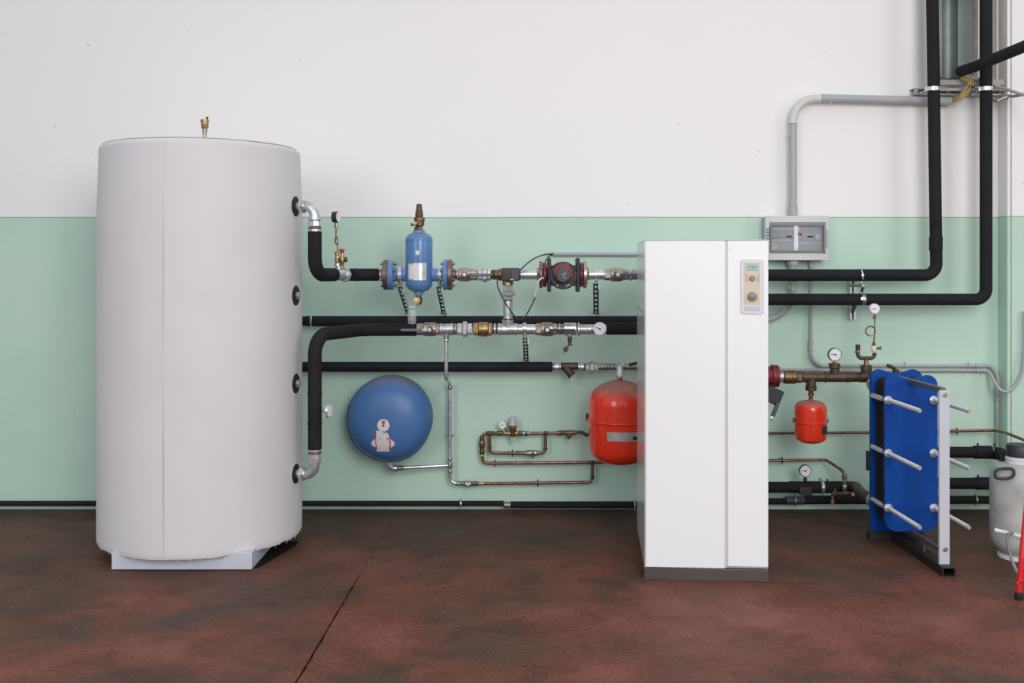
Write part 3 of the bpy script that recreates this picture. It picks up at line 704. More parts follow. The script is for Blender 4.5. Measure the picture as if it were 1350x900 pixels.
# ---- pump
def pump_flange(root, xa, xb, m, r): MB().LH(U, YR, [(xa, r * .97), (xa + .5, r), (xb - .5, r), (xb, r * .97)], 40).build('flange', m, root)
t = thing('circulation_pump', 'dark circulation pump with a dark red ring between two flanges', 'pump', P(742, 384, YR))
MB().LH(U, YR, [(707.8, 7), (708.6, 8), (711, 9.4)], 24).build('flange_hub', 'warmsteel', t); pump_flange(t, 711.2, 715, 'brownsteel', 17.8); pump_flange(t, 715.9, 720.4, 'dred', 16.2)
pump_flange(t, 763.8, 767.6, 'dred', 16.2); pump_flange(t, 768.6, 773, 'warmsteel', 17.8); MB().LH(U, YR, [(773.1, 9.4), (775, 8), (776.2, 7.2)], 24).build('flange_hub', 'warmsteel', t)
flange_bolts(t, 709, 722, U, YR, 13.2, 4, 'galv'); flange_bolts(t, 762, 775.4, U, YR, 13.2, 4, 'galv')
MB().LH(U, YR, [(720.5, 8), (724, 10), (735, 15), (742, 16), (749, 15), (760, 10), (763.7, 8)], 28).build('volute', 'dred', t)
sh = MB()
for (xa, xb) in ((721.2, 725.6), (758.4, 762.9)):
    sh.box((P((xa + xb) / 2, 0, YR).x, YR - .045, P(0, U + .3, YR).z), (S(xb - xa, YR), .12, S(44, YR)))
sh.build('shell_end', 'blackmetal', t, bevel=.006)
sh = MB()
sh.box((P(742, 0, YR).x, YR - .062, P(0, 363, YR).z), (S(34, YR), .07, S(27, YR)))
sh.build('shell_bridge', 'blackmetal', t, bevel=.004)
MB().LF(742, 363, YR - .06, [(0, 18.3), (.045, 18.3), (.052, 17.4), (.0521, 12.0)], 48).build('shell_ring', 'blackmetal', t)
MB().LF(742, 359.6, YR - .1122, [(0, 13.4), (.020, 13.0), (.025, 12.2), (.025, 9)], 40).build('motor_ring', 'dred', t, label='dark red motor ring')
MB().LF(742, 362.5, YR - .134, [(0, 10), (.026, 9.8), (.032, 8.8), (.033, 3)], 36).build('motor_cap', 'dgrey', t)
mk = MB()
for (dx, dz, w_, h_) in ((-1.6, -1, 2.4, .8), (.6, -2.2, .8, 3), (-1, 2, .8, 2.6), (1.5, 3.6, 2, .7)):
    q_ = P(742 + dx, 362.5 + dz, YR); mk.bb(q_.x - S(w_, YR) / 2, q_.x + S(w_, YR) / 2, YR - .1682, YR - .1672, q_.z - S(h_, YR) / 2, q_.z + S(h_, YR) / 2)
mk.build('cap_marking', 'bezel2', t)
for (dx, dy) in ((-7, 13.6), (5.4, 14.2), (8.2, 13)): MB().LF(742 + dx, 362.5 + dy, YR - .1122, [(0, 1.1), (.003, 1.0)], 10).build('shell_screw', 'paper', t)
MB().LH(366, YR - .05, [(715.5, 1.6), (721, 1.8)], 10).build('cable_gland', 'blackpl', t)

t = thing('steel_pipe', 'short galvanized pipe to the right of the pump flange', 'pipe', P(786, U, YR))
MB().LH(U, YR, [(776.4, 6.4), (796.8, 6.4)], 28).build('pipe_barrel', 'galv', t)
ball_valve('ball valve between the pump and the white cabinet', 797, 822, 812.8, U, YR, 9.0, (812.8, 838), group=None)
t = thing('steel_pipe', 'galvanized ringed pipe end disappearing behind the white cabinet at pump height', 'pipe', P(835, U, YR))
hexring(822.2, 826.5, U, YR, 7.2, 'warmsteel', t); collar(827, 829.2, U, YR, 7, 'galv', t); hexring(829.4, 832.4, U, YR, 8.2, 'galv', t, 'union_nut'); MB().LH(U, YR, [(832.6, 6.6), (872, 6.6)], 24).build('pipe_barrel', 'galvdull', t)
# ================================================================ lower run
LY = 434
ball_valve('brownish ball valve with a violet-grey lever at the left end of the lower run', 549.2, 579.2, 567, LY, YR, 9.2, (565.6, 530), m='warmsteel', lm='bezel2', grip='slate')
t = thing('pipe_tee', 'galvanized tee with a thin pipe dropping from it above the round blue vessel', 'pipe fitting', P(588.5, LY, YR))
MB().LH(LY, YR, [(579.6, 7), (580, 8), (583, 8), (583.4, 7.4), (594, 7.4), (594.4, 8), (597.2, 8), (597.6, 7)], 28).build('tee_body', 'galv', t)
MB().LV(588.4, YR, [(438, 5), (442.5, 4.6), (443, 3.6)], 20).build('branch_socket', 'galv', t)
t = thing('pipe_union', 'galvanized hexagonal union between the tee and the brass check valve', 'pipe fitting', P(613, LY, YR))
collar(598.2, 602.2, LY, YR, 7.4, 'warmsteel', t, 'nipple'); hexring(602.6, 609.6, LY, YR, 7.9, 'galv', t, 'union_end'); hexring(609.8, 616, LY, YR, 10.4, 'galv', t, 'union_nut'); hexring(616.2, 622.6, LY, YR, 7.8, 'galv', t, 'union_end')
t = thing('check_valve', 'golden brass check valve in the lower run', 'valve', P(637, LY, YR))
hexring(624, 630.8, LY, YR, 8.4, 'brass', t, 'hex_end')
MB().LH(LY, YR, [(631, 8.6), (631.6, 9.6), (643, 9.6), (643.6, 8.6)], 28).build('valve_body', 'brass', t); hexring(643.8, 648.6, LY, YR, 8.6, 'brass', t, 'hex_end')
t = thing('pipe_tee', 'large galvanized tee joining the vertical pipe to the lower run', 'pipe fitting', P(669.5, LY, YR))
collar(648.8, 650.6, LY, YR, 6.4, 'brownsteel', t, 'rust_ring'); collar(650.8, 653.8, LY, YR, 7.8, 'galv', t); collar(654, 655.6, LY, YR, 6.6, 'brownsteel', t, 'rust_ring')
MB().LH(LY, YR, [(656, 7.2), (656.5, 7.9), (659, 7.9), (659.6, 7.5), (679, 7.5), (679.6, 7.9), (682, 7.9), (682.4, 7.2)], 28).build('tee_body', 'galv', t)
MB().LV(669.5, YR, [(421.6, 7.2), (422, 7.8), (424, 7.8), (426, 7.2), (432, 7.2)], 28).build('tee_branch', 'galv', t)
t = thing('steel_pipe', 'short galvanized pipe held by a bracket in the lower run', 'pipe', P(694, LY, YR))
MB().LH(LY, YR, [(682.6, 6.8), (706, 6.8)], 28).build('pipe_barrel', 'galv', t)
ball_valve('ball valve with a black lever in the lower run, left of the white thermometer', 706.4, 733.6, 721, LY, YR, 9.2, (721, 757), m='warmsteel', lm='blackpl', grip='blackpl')
t = thing('drain_tee', 'galvanized tee with a small red drain cock hanging below the lower run', 'pipe fitting', P(750.7, LY, YR))
collar(733.8, 736, LY, YR, 6.4, 'warmsteel', t, 'nipple'); collar(736.2, 739, LY, YR, 7.6, 'galv', t); collar(739.2, 742.6, LY, YR, 6.8, 'warmsteel', t, 'nipple')
MB().LH(LY - .5, YR, [(743, 7.2), (743.6, 8.2), (759, 8.2), (759.6, 7.4)], 28).build('tee_body', 'galv', t)
MB().LV(751, YR, [(440, 5), (442.2, 4.8), (442.6, 3.4), (444, 3)], 16).build('drain_socket', 'galv', t)
MB().LV(751.2, YR, [(444.1, 2), (445, 3), (448, 3.2), (450, 2.2), (453, 2.2), (453.4, 3.2), (455, 3.2), (455.6, 1.4)], 14).build('drain_cock', 'copper', t, label='copper red drain cock')
c = P(746, 460, YR - .01)
mb = MB().torus(c, (.3, -1, 0), .012, .004, 16, 8); mb.beam(P(750.4, 455, YR - .005), P(746.6, 459, YR - .01), .006, .006); mb.torus(P(744.6, 463.6, YR - .01), (0, -1, 0), .008, .0012, 16, 6)
mb.lathe(c + Vector((0, .004, 0)), (.3, -1, 0), [(0, .012), (.006, .011)], 14); mb.build('hinged_cap', 'bronze', t)
t = thing('threaded_pipe', 'threaded galvanized coupling beside the white thermometer in the lower run', 'pipe', P(773, LY, YR))
collar(761, 764.4, LY, YR, 8.6, 'galv', t); threads(764.6, 799, LY, YR, 6.8, 'galv', t, pitch=2.4)
t = thing('dial_thermometer', 'white round thermometer on the lower run at the end of the threaded pipe', 'thermometer', P(790.5, LY, YR))
gauge(t, 790.7, 433.3, YR - .065, 8.7, 'galv', 155, depth=.018)
MB().cyl(P(790.7, 433.3, YR - .0465), P(790.7, 433.3, YR - .036), .008, 12).build('stem', 'brass', t)
t = thing('insulated_pipe', 'black insulated pipe running from the white thermometer to behind the white cabinet', 'pipe', P(830, 432.6, YR))
MB().LH(432.8, YR, [(799.4, 7.8), (800, 8.2), (880, 8.2)], 28).build('insulation', 'insul', t)

# ================================================================ rear pipes on the wall
YB = 5.93
t = thing('insulated_pipe', 'long black insulated pipe close to the wall just above the lower run of fittings', 'pipe', P(640, 423.3, YB))
MB().LH(423, 5.90, [(352, 6.2), (404, 6.2)], 24).build('pipe_end', 'insul', t)
MB().LH(423, 5.90, [(404.2, 6.7), (411, 6.7)], 24).build('cuff', 'insul', t)
MB().LH(423.2, 5.90, [(411.2, 6.5), (411.6, 6.9), (890, 6.9)], 24).build('insulation', 'insul', t)
clip('small steel clamp on the wall pipe next to the grey tank', 411, 423, 5.90, 6.9, 'galv')
t = thing('insulated_pipe', 'long black insulated pipe passing above the round blue vessel', 'pipe', P(565, 483.3, 5.88))
MB().LH(483.3, 5.88, [(352, 6.6), (727.6, 6.6)], 24).build('insulation', 'insul', t)
Yb = 5.88; BY = 483.5
t = thing('pipe_coupling', 'galvanized coupling at the right end of the pipe above the blue vessel', 'pipe fitting', P(733, BY, Yb))
collar(727.8, 729.6, BY, Yb, 5.4, 'galvdull', t, 'nipple'); collar(729.8, 737.4, BY, Yb, 5.9, 'galv', t, 'coupling_body'); collar(737.6, 739.6, BY, Yb, 5, 'galv', t, 'nipple')
t = thing('strainer', 'bronze Y strainer in the pipe left of the large red vessel', 'strainer', P(751, BY, Yb))
MB().LH(BY - 1, Yb, [(739.8, 4.6), (741, 5.2), (744, 5.0), (757, 5.0), (760, 5.4), (761.6, 4.8)], 24).build('strainer_body', 'bronze', t)
a_ = P(745, BY + 1, Yb - .01); b_ = P(754.5, 495, Yb - .01)
MB().lathe(a_, b_ - a_, [(0, .02), ((b_ - a_).length * .8, .0225), ((b_ - a_).length * .82, .026), ((b_ - a_).length * .98, .026), ((b_ - a_).length, .018)], 16).build('strainer_leg', 'bronze', t)
t = thing('pipe_union', 'galvanized union between the bronze strainer and the large red vessel', 'pipe fitting', P(779, BY, Yb))
collar(761.8, 764.4, BY, Yb, 5, 'galv', t, 'nipple'); collar(764.6, 770, BY, Yb, 5.9, 'galv', t); collar(770.2, 771.6, BY, Yb, 5, 'galvdull', t, 'nipple')
hexring(771.8, 776.8, BY, Yb, 5.9, 'galv', t, 'union_end'); hexring(777, 783, BY, Yb, 7.8, 'galv', t, 'union_nut'); hexring(783.2, 788.4, BY, Yb, 5.8, 'galv', t, 'union_end')
t = thing('threaded_pipe', 'chain of small galvanized fittings running above the large red vessel', 'pipe', P(815, BY, Yb))
threads(788.8, 812, BY, Yb, 4.6, 'galvdull', t, pitch=4.2); collar(812.2, 822, BY - .4, Yb, 5.0, 'galv', t, 'tee_body'); threads(822.2, 880, BY, Yb, 4.4, 'galvdull', t, pitch=4.2)
MB().tube([P(816, BY, Yb - .03), P(817, BY, 5.70), P(817, 497.4, 5.65)], S(4.4, 5.7), 20, .03, 8).build('drop_elbow', 'galv', t)
MB().LV(817, 5.65, [(494.6, 5), (497.6, 5)], 16).build('elbow_collar', 'galv', t)
MB().beam(P(829, 481, 5.80), P(846, 476.5, 5.80), .016, .014).build('black_lever', 'blackpl', t, bevel=.003)

# ---- large red vessel
YV = 5.66
t = thing('expansion_vessel', 'large glossy red expansion vessel partly hidden by the white cabinet', 'vessel', P(818, 612, YV))
V = 817.5
MB().LV(V, YV, [(498, 3.4), (501, 3.4), (501.4, 8), (502.5, 14), (505, 21), (509, 28), (514, 34), (520, 38.6), (526, 40.6), (532, 41.2), (554, 41.3), (590, 41.0), (597, 39), (603, 34), (608, 25), (611, 14), (612, .1)], 72).build('vessel_body', 'red_dust', t)
MB().torus(P(V, 553.5, YV), (0, 0, 1), S(42.4, YV), .0055, 64, 10).build('band', 'red', t)
MB().tube([P(V - 43.5, 553.5, YV + .03), P(V - 43.5, 546, YV + .08)], .008, 10).build('band_lug', 'dred', t)
curved_patch('label_plate', 'silverlabel', t, 797, 846, 563.5, 575, V, YV, 41.3, .0008)
curved_patch('label_text', 'ink', t, 829.5, 838, 569, 573.4, V, YV, 41.3, .0014)
MB().bb(P(V, 0, YV).x - .05, P(V, 0, YV).x + .05, YV + S(40, YV), 5.999, P(0, 575, YV).z, P(0, 562, YV).z).build('wall_bracket', 'dsteel', t)

# ---- round blue vessel, seen on its end
YE = 5.76
t = thing('expansion_vessel', 'round flat blue expansion vessel mounted on the wall with a white sticker', 'vessel', P(513, 608, YE))
MB().LF(513, 552.6, YE, [(-.20, 30), (-.195, 44), (-.18, 51), (-.15, 55), (-.11, 56.2), (-.05, 56.2), (-.015, 54.6), (.015, 50.5), (.04, 44), (.058, 36), (.070, 26), (.077, 15), (.080, 5), (.080, .1)], 96).build('vessel_body', 'bluev_dust', t, smooth=60)
MB().torus(P(513, 552.6, YE + .08), (0, 1, 0), S(56.4, YE), .004, 72, 8).build('seam', 'bluev', t)
MB().bb(P(500, 0, 5.9).x, P(526, 0, 5.9).x, 5.955, 5.999, P(0, 560, 5.9).z, P(0, 545, 5.9).z).build('wall_mount', 'dsteel', t)
def vy(x, y):   # surface depth of the domed front
    r = math.hypot(x - 513, y - 552.6)
    pr = [(0, .080), (5, .080), (15, .077), (26, .070), (36, .058), (44, .04), (50.5, .015), (54.6, -.015)]
    for (a, b), (c_, d_) in zip(pr, pr[1:]):
        if r <= c_: return YE - (b + (d_ - b) * (r - a) / (c_ - a))
    return YE
def vsticker(name, m, poly, lift, root, label=None):
    # polygon in photo pixels laid on the domed front, as a thin fan following the curve
    cx = sum(p[0] for p in poly) / len(poly); cy = sum(p[1] for p in poly) / len(poly)
    def pt(x, y): 
        q = P(x, y, YE); return (q.x, vy(x, y) - lift, q.z)
    v = [pt(cx, cy)]; f = []; n_ = len(poly); rings = 4
    for k in range(1, rings + 1):
        for (x, y) in poly: v.append(pt(cx + (x - cx) * k / rings, cy + (y - cy) * k / rings))
    for i in range(n_):
        f.append((0, 1 + i, 1 + (i + 1) % n_))
        for k in range(rings - 1): f.append((1 + k * n_ + i, 1 + (k + 1) * n_ + i, 1 + (k + 1) * n_ + (i + 1) % n_, 1 + k * n_ + (i + 1) % n_))
    return MB().add(v, f).build(name, m, root, label=label)
def pxpoly(pts, dens=3):
    out = []
    for a, b in zip(pts, pts[1:] + pts[:1]):
        for k in range(dens): out.append((a[0] + (b[0] - a[0]) * k / dens, a[1] + (b[1] - a[1]) * k / dens))
    return out
circ = lambda x, y, r: [(x + r * math.cos(2 * PI * k / 28), y + r * math.sin(2 * PI * k / 28)) for k in range(28)]
vsticker('round_sticker', 'paper', circ(507.7, 557.6, 8.1), .0012, t)
vsticker('sticker_tag', 'paper', pxpoly([(491, 581), (497.5, 574.5), (499, 580), (498, 588), (492, 585)]), .0012, t)
vsticker('sticker_tag', 'paper', pxpoly([(515, 574), (522.6, 581), (521, 585), (515.5, 588)]), .0012, t)
vsticker('sticker_edge', 'inkred', pxpoly([(497.2, 566), (499.4, 565), (499.2, 592.8), (496.6, 591.5)]), .0016, t, 'red edge stripe')
vsticker('sticker_edge', 'inkred', pxpoly([(515, 571), (516.6, 572), (516.8, 592), (514.6, 592.8)]), .0016, t, 'red edge stripe')
vsticker('label_sheet', 'paper', pxpoly([(498.6, 564.6), (505.5, 565), (508, 567.4), (512, 567), (515.2, 570.6), (515, 593), (498, 593)]), .0020, t)
vsticker('red_square', 'inkred', pxpoly([(505.8, 552), (509.8, 551.6), (510, 555.8), (506, 556)], 2), .0020, t)
vsticker('black_dot', 'ink', circ(507.7, 558, 1.4), .0022, t)
vsticker('red_mark', 'inkred', pxpoly([(511.8, 573.6), (513.8, 573.6), (513.6, 577), (512, 577)], 2), .0028, t)
vsticker('grey_mark', 'inkgrey', pxpoly([(502.8, 573.6), (503.6, 573.6), (503.6, 577), (502.8, 577)], 2), .0028, t)
arc = MB()
for k in range(9):
    a = PI * k / 8; q_ = P(506.5 - 5 * math.cos(a), 590 - 5.4 * math.sin(a), YE); arc.box((q_.x, vy(506.5, 588) - .0035, q_.z), (.004, .001, .004))
arc.build('scale_arc', 'inkgrey', t)

# ---- thin galvanised drop from the tee to the blue vessel
t = thing('thin_pipe', 'thin galvanized pipe dropping from the tee towards the round blue vessel', 'pipe', P(588, 500, YR))
vcollar(588.4, 443.2, 446, YR, 3.6, 'warmsteel', t); vcollar(588.4, 446.2, 450.6, YR, 3.2, 'galv', t, 'nut')
MB().tube([P(588.4, 450.7, YR), P(588.2, 499, YR), P(592, 503, 5.90), P(593, 507, 5.93)], .0103, 16, (.02, .01), 6).build('pipe_barrel', 'galv', t)
MB().LV(588.2, YR, [(492, 2.9), (492.4, 3.4), (495.4, 3.4), (495.8, 2.9)], 14).build('elbow_collar', 'galvdull', t)
Yt = 5.93; 
t = thing('thin_pipe', 'thin galvanized pipe running down the wall right of the round blue vessel', 'pipe', P(593.5, 637, Yt))
MB().tube([P(593, 508, Yt), P(593.6, 636.6, Yt), P(602, 636.8, Yt)], S(2.4, Yt), 16, .035, 8).build('pipe_barrel', 'galv', t)
for (y0, y1) in ((508, 513), (603, 607), (609, 617), (620, 623)): vcollar(593.4, y0, y1, Yt, 3.1, 'galvdull', t)
collar(601.6, 606, 637, Yt, 3.0, 'galvdull', t)
clip('small clip on the thin pipe beside the round blue vessel', 593.4, 573.5, Yt, 3.1, 'galvdull', 'v')
t = thing('thin_pipe', 'thin galvanized pipe from the elbow under the round blue vessel', 'pipe', P(555, 615, Yt))
MB().tube([P(513, 609, 5.87), P(513.4, 617, 5.87), P(522, 617, 5.88)], S(4, 5.87), 18, .03, 8).build('elbow', 'galv', t)
MB().LH(617, 5.89, [(521.4, 3.4), (521.8, 4.9), (524.4, 4.9), (524.8, 3.6)], 6).build('hex_nut', 'galv', t, smooth=20)
threads(525, 532, 616.6, 5.89, 3.3, 'galvdull', t, pitch=2.4)
MB().cyl(P(532, 616.4, 5.89), P(590.8, 613.4, Yt), S(2.3, 5.9), 16).build('pipe_barrel', 'galv', t)

# ---- copper filling loop
def cop(label, pts, r=.0092, fil=.03, name='copper_pipe', m='copper'):
    t = thing(name, label, 'pipe', pts[0]); MB().tube(pts, r, 14, fil, 7).build('pipe_barrel', m, t); return t
Yc = 5.94
t = thing('ball_valve', 'small ball valve at the left end of the bottom copper pipe', 'valve', P(616, 637, Yc))
threads(606.2, 612, 637.2, Yc, 2.9, 'galvdull', t, pitch=2); MB().LH(637.4, Yc, [(612.4, 2.6), (613, 3.8), (621, 3.8), (622, 2.8)], 14).build('valve_body', 'galvdull', t)
MB().LF(617.3, 638.6, Yc - .014, [(0, 2), (.012, 2), (.013, 1)], 10).build('stem', 'paper', t)
MB().tube([P(617.3, 639, Yc - .022), P(617.3, 642, Yc - .026)], .005, 8).build('handle', 'blackpl', t)
collar(622.2, 630, 637.2, Yc, 2.9, 'dbrass', t, 'union'); collar(630.2, 638, 637.3, Yc, 2.3, 'brass', t, 'ferrule')
t = cop('lowest copper pipe running right from the small valve and turning up near the cabinet', [P(638, 637.2, Yc), P(781, 635.6, Yc), P(781, 611.2, Yc)])
vcollar(781, 627, 630.5, Yc, 2.7, 'bronze', t)
clip('small clip halfway along the lowest copper pipe', 709, 636.6, Yc, 2.1, group=None)
t = cop('copper pipe running to behind the red vessel with a brass riser at its left end', [P(890, 608.6, Yc), P(636, 610.4, Yc), P(635.4, 571, Yc), P(664, 570.8, Yc)], fil=.03)
vcollar(635.4, 575, 580, Yc, 3, 'dbrass', t, 'fitting'); vcollar(635.4, 580.2, 590, Yc, 3.8, 'dbrass', t, 'check_valve'); vcollar(635.4, 590.2, 592.4, Yc, 2.8, 'dbrass', t, 'fitting'); vcollar(635.5, 592.6, 598, Yc, 3.5, 'dbrass', t, 'union_nut'); vcollar(635.6, 598.4, 604, Yc, 2.6, 'brass', t, 'ferrule')
collar(778, 784, 609.4, Yc, 2.8, 'bronze', t, 'tee'); collar(641, 651, 571, Yc, 2.9, 'bronze', t, 'tee'); collar(655, 663, 570.8, Yc, 3.2, 'dbrass', t, 'coupling')
clip('small clip on the middle copper pipe near its left bend', 652.8, 610.3, Yc, 2.1)
t = thing('pressure_reducer', 'brass pressure reducing valve with a grey cap on the copper loop', 'valve', P(676, 582, Yc))
MB().LV(676, Yc - .01, [(549.4, 3.2), (549.8, 4.2), (558.6, 4.9), (559, 5.4), (560.4, 5.4)], 14).build('grey_cap', 'bezel2', t, smooth=20)
MB().LV(676, Yc - .01, [(560.5, 4.6), (561, 5.6), (563.4, 5.4), (564, 4.8), (569, 4.2), (572, 3.6), (575.8, 2.4)], 18).build('valve_body', 'brass', t)
MB().LV(676.2, Yc - .01, [(575.9, 2.6), (576.2, 3.6), (581.4, 3.6), (581.8, 3)], 6).build('bottom_cap', 'bezel2', t, smooth=20)
MB().LH(571, Yc, [(664.4, 2.6), (668, 3.0), (672, 4), (680, 4), (683, 3), (684, 2.6)], 14).build('side_ports', 'brass', t)
MB().cyl(P(668.4, 569, Yc - .01), P(664.4, 563, Yc - .016), .005, 8).build('gauge_stem', 'brass', t)
gauge(t, 662.3, 560, Yc - .025, 5.1, 'paper', 200, True, .016)
t = cop('upper copper pipe of the loop between the reducer and the small strainer', [P(699, 571, Yc), P(735, 570.6, Yc)], fil=.02)
t2 = thing('ball_valve', 'tiny ball valve with a round knob right of the pressure reducer', 'valve', P(692, 571, Yc))
collar(684.2, 688, 571, Yc, 3.2, 'dbrass', t2, 'union_nut'); MB().LH(571, Yc, [(688.2, 2.4), (689, 3.2), (697, 3.2), (698.8, 2.4)], 14).build('valve_body', 'warmsteel', t2)
MB().LF(693.8, 572, Yc - .014, [(0, 2.4), (.010, 2.4), (.011, 1.2)], 12).build('knob', 'blackpl', t2)
collar(717, 721.4, 570.8, Yc, 2.8, 'bronze', t, 'tee')
t = cop('inner copper bypass hanging under the pressure reducer', [P(645.7, 573.8, Yc), P(645.7, 597, Yc), P(691, 597, Yc)], fil=.025)
vcollar(645.7, 588, 591, Yc, 2.6, 'bronze', t); collar(680, 690.6, 597, Yc, 2.7, 'dbrass', t, 'ferrule')
clip('small clip on the inner copper bypass', 675.6, 597, Yc, 2.1)
t = thing('ball_valve', 'small ball valve with a black handle pointing down on the copper bypass', 'valve', P(702, 597, Yc))
MB().LH(597, Yc, [(691.2, 2.6), (693, 3.4), (696, 4), (706, 4), (709, 3.2), (710, 2.6)], 14).build('valve_body', 'galvdull', t)
MB().LF(702.4, 598, Yc - .017, [(0, 2.2), (.010, 2)], 10).build('stem', 'dsteel', t); MB().beam(P(702.4, 597, Yc - .03), P(702.4, 604.4, Yc - .033), .010, .008).build('handle', 'blackpl', t, bevel=.002)
t = cop('copper elbow closing the bypass on its right side', [P(710.4, 596.6, Yc), P(719, 596.6, Yc), P(719, 573.8, Yc)], fil=.022)
vcollar(719, 590, 593, Yc, 2.6, 'bronze', t)
t = thing('strainer', 'small brass Y strainer on the copper pipe next to the large red vessel', 'strainer', P(748, 571, Yc))
collar(735.4, 741, 570.6, Yc, 3.4, 'dbrass', t, 'union_nut'); MB().LH(570, Yc, [(741.2, 2.6), (745, 3.0), (756, 3.0), (760, 2.4)], 14).build('strainer_body', 'dbrass', t)
a_ = P(754, 570, Yc - .004); b_ = P(747.6, 577, Yc - .008); MB().lathe(a_, b_ - a_, [(0, .010), (.02, .011), (.022, .014), ((b_ - a_).length, .014)], 12).build('strainer_leg', 'bronze', t)
t = cop('short copper tail bending down behind the red vessel', [P(760.4, 569.4, Yc), P(767, 569.6, Yc), P(773, 573, Yc), P(800, 573.4, Yc)], fil=.02, m='bronze')

# ---- grey conduit and cables above the pump
t = thing('cable_conduit', 'thin grey conduit on the wall above the pump', 'conduit', P(790, 335, 5.975))
MB().LH(335, 5.975, [(729, 2.2), (729.4, 2.5), (885, 2.5)], 14).build('tube', 'grey', t)
MB().LH(335, 5.975, [(761.5, 2.6), (762, 3.3), (764.4, 3.3), (765, 2.6)], 14).build('conduit_clip', 'grey', t)
tag(MB().spline([P(686, 356, 5.43), P(692, 350, 5.5), P(703, 341.5, 5.7), P(716, 336, 5.9), P(730, 334.4, 5.97), P(740, 334.6, 5.975)], .0042, 8).build('cable', 'blackpl'), 'thin black cable curving from the square actuator to the grey conduit', 'cable')
tag(MB().spline([P(716, 365, 5.44), P(717, 352, 5.6), P(720, 343, 5.8), P(725, 337, 5.95), P(731, 335.4, 5.975), P(740, 335.6, 5.975)], .0045, 8).build('cable', 'dgrey'), 'dark grey cable rising from the pump to the grey conduit', 'cable')
tag(MB().spline([P(658, 363, 5.43), P(655.4, 372, 5.42), P(659, 385, 5.42), P(668, 402, 5.41), P(678, 416, 5.41), P(685, 420.5, 5.42), P(692, 417, 5.43), P(699, 406, 5.43), P(705, 393, 5.43), P(707.4, 384, 5.43)], .0036, 8).build('cable', 'blackpl'), 'thin black cable hanging in a loop in front of the vertical pipe', 'cable')
tag(MB().spline([P(716.4, 366.2, 5.42), P(712, 368, 5.41), P(709, 373, 5.41), P(707.4, 380, 5.42), P(705.4, 391, 5.425)], .0052, 8).build('cable', 'wwht'), 'short pale grey cable bending down from the left side of the pump', 'cable')

# ---- black pipe along the foot of the wall
Yf = 5.945
t = thing('floor_pipe', 'long black pipe along the foot of the wall left of the white cabinet', 'pipe', P(400, 664, Yf))
MB().LH(663.4, Yf, [(-210, 3.6), (664, 3.6)], 20).build('thin_section', 'insul', t)
collar(664.2, 673, 665.4, Yf, 4.2, 'galvdull', t, 'coupling')
MB().LH(665.2, Yf, [(673.2, 4.6), (890, 4.6)], 20).build('thick_section', 'insul', t)
clip('galvanized clamp on the pipe along the floor below the small valve', 607.6, 663.4, Yf, 4.0, 'galv')
clip('galvanized clamp on the pipe along the floor at the cabinet edge', 836.5, 665.2, Yf, 5.0, 'galv')

# ================================================================ white cabinet
CA = math.radians(-4.3); CW, CD, CH = .5535, .74, 1.5376
t = thing('heat_pump', 'tall white heat pump cabinet with a control panel in the upper right corner', 'heat pump', (P(850, 0, 4.644).x, 4.644, 0), CA)
ps = .0515; sp = .6595 * CW
MB().bb(.004, CW - .004, .022, CD - .004, .052, CH - .004).build('casing', 'white', t, bevel=.003, local=True)
MB().bb(0, .0035, .002, CD, .052, CH).build('side_panel', 'whiteside', t, local=True, label='glossy reflective left side panel')
MB().bb(CW - .0035, CW, .022, CD, .052, CH - .006).build('side_panel', 'whiteside', t, local=True)
MB().bb(-.0, CW, .0, CD, CH - .003, CH).build('top_lid', 'bezel', t, local=True)
MB().bb(.0042, sp - .0045, .0, .021, .054, CH - .0045).build('front_panel', 'white', t, bevel=.004, local=True)
MB().bb(sp - .0035, sp + .0045, .0065, .021, .058, CH - .0045).build('panel_gap', 'bezel', t, local=True)
MB().bb(sp + .0055, CW - .001, .001, .021, .064, CH - .0045).build('front_panel', 'white', t, bevel=.004, local=True)
MB().bb(-.001, CW, .006, CD - .01, 0, .051).build('plinth', 'plinthdark', t, bevel=.002, local=True)
MB().bb(-.001, CW, .0035, .0058, 0, .024).build('plinth_lip', 'plinthdark', t, local=True)
MB().bb(-.0022, -.0002, .03, CD - .03, H - 57.5 * 4.644 / F, H - 53.5 * 4.644 / F).build('side_trim', 'silverlabel', t, local=True)
pk = CW / 162.5
def cu(px): return (px - 850) * pk
def cz(py): return H - (py - 356) * 4.64 / F
def rrect(x0, x1, z0, z1, r, n=6):
    out = []
    for (cx, cy, a0) in ((x1 - r, z1 - r, 0), (x0 + r, z1 - r, 90), (x0 + r, z0 + r, 180), (x1 - r, z0 + r, 270)):
        for k in range(n + 1):
            a = math.radians(a0 + 90 * k / n); out.append((cx + r * math.cos(a), cy + r * math.sin(a)))
    return out
cp = MB().prism(rrect(cu(976.2), cu(1006), cz(413.4), cz(341.4), .014), (0, .0008, 0), (1, 0, 0), (0, 0, 1), (0, -.006, 0)).build('control_panel', 'bezel', t, bevel=.0012, local=True)
def cpart(name, m, x0, x1, y0, y1, y_, th=.001, bev=0): return MB().bb(cu(x0), cu(x1), y_ - th, y_, cz(y1), cz(y0)).build(name, m, cp, local=True, bevel=bev)
cpart('beige_plate', 'beige', 980.4, 1000.8, 345.6, 401, -.0054)
cpart('display', 'lcd', 983.4, 998.8, 347.2, 356.8, -.0066)
dm = MB()
for k, (x0, x1, y0, y1) in enumerate(((984.6, 985.4, 350.4, 353.2), (986.4, 987.2, 350.6, 353), (988.6, 989.6, 350.4, 353.2), (990.8, 993, 350, 353.4), (993.8, 994.6, 350.6, 352.8), (995.6, 997, 350.8, 353), (988, 993, 355, 355.7))):
    dm.bb(cu(x0), cu(x1), -.0080, -.0077, cz(y1), cz(y0))
dm.build('display_digits', 'inkgrey', cp, local=True)
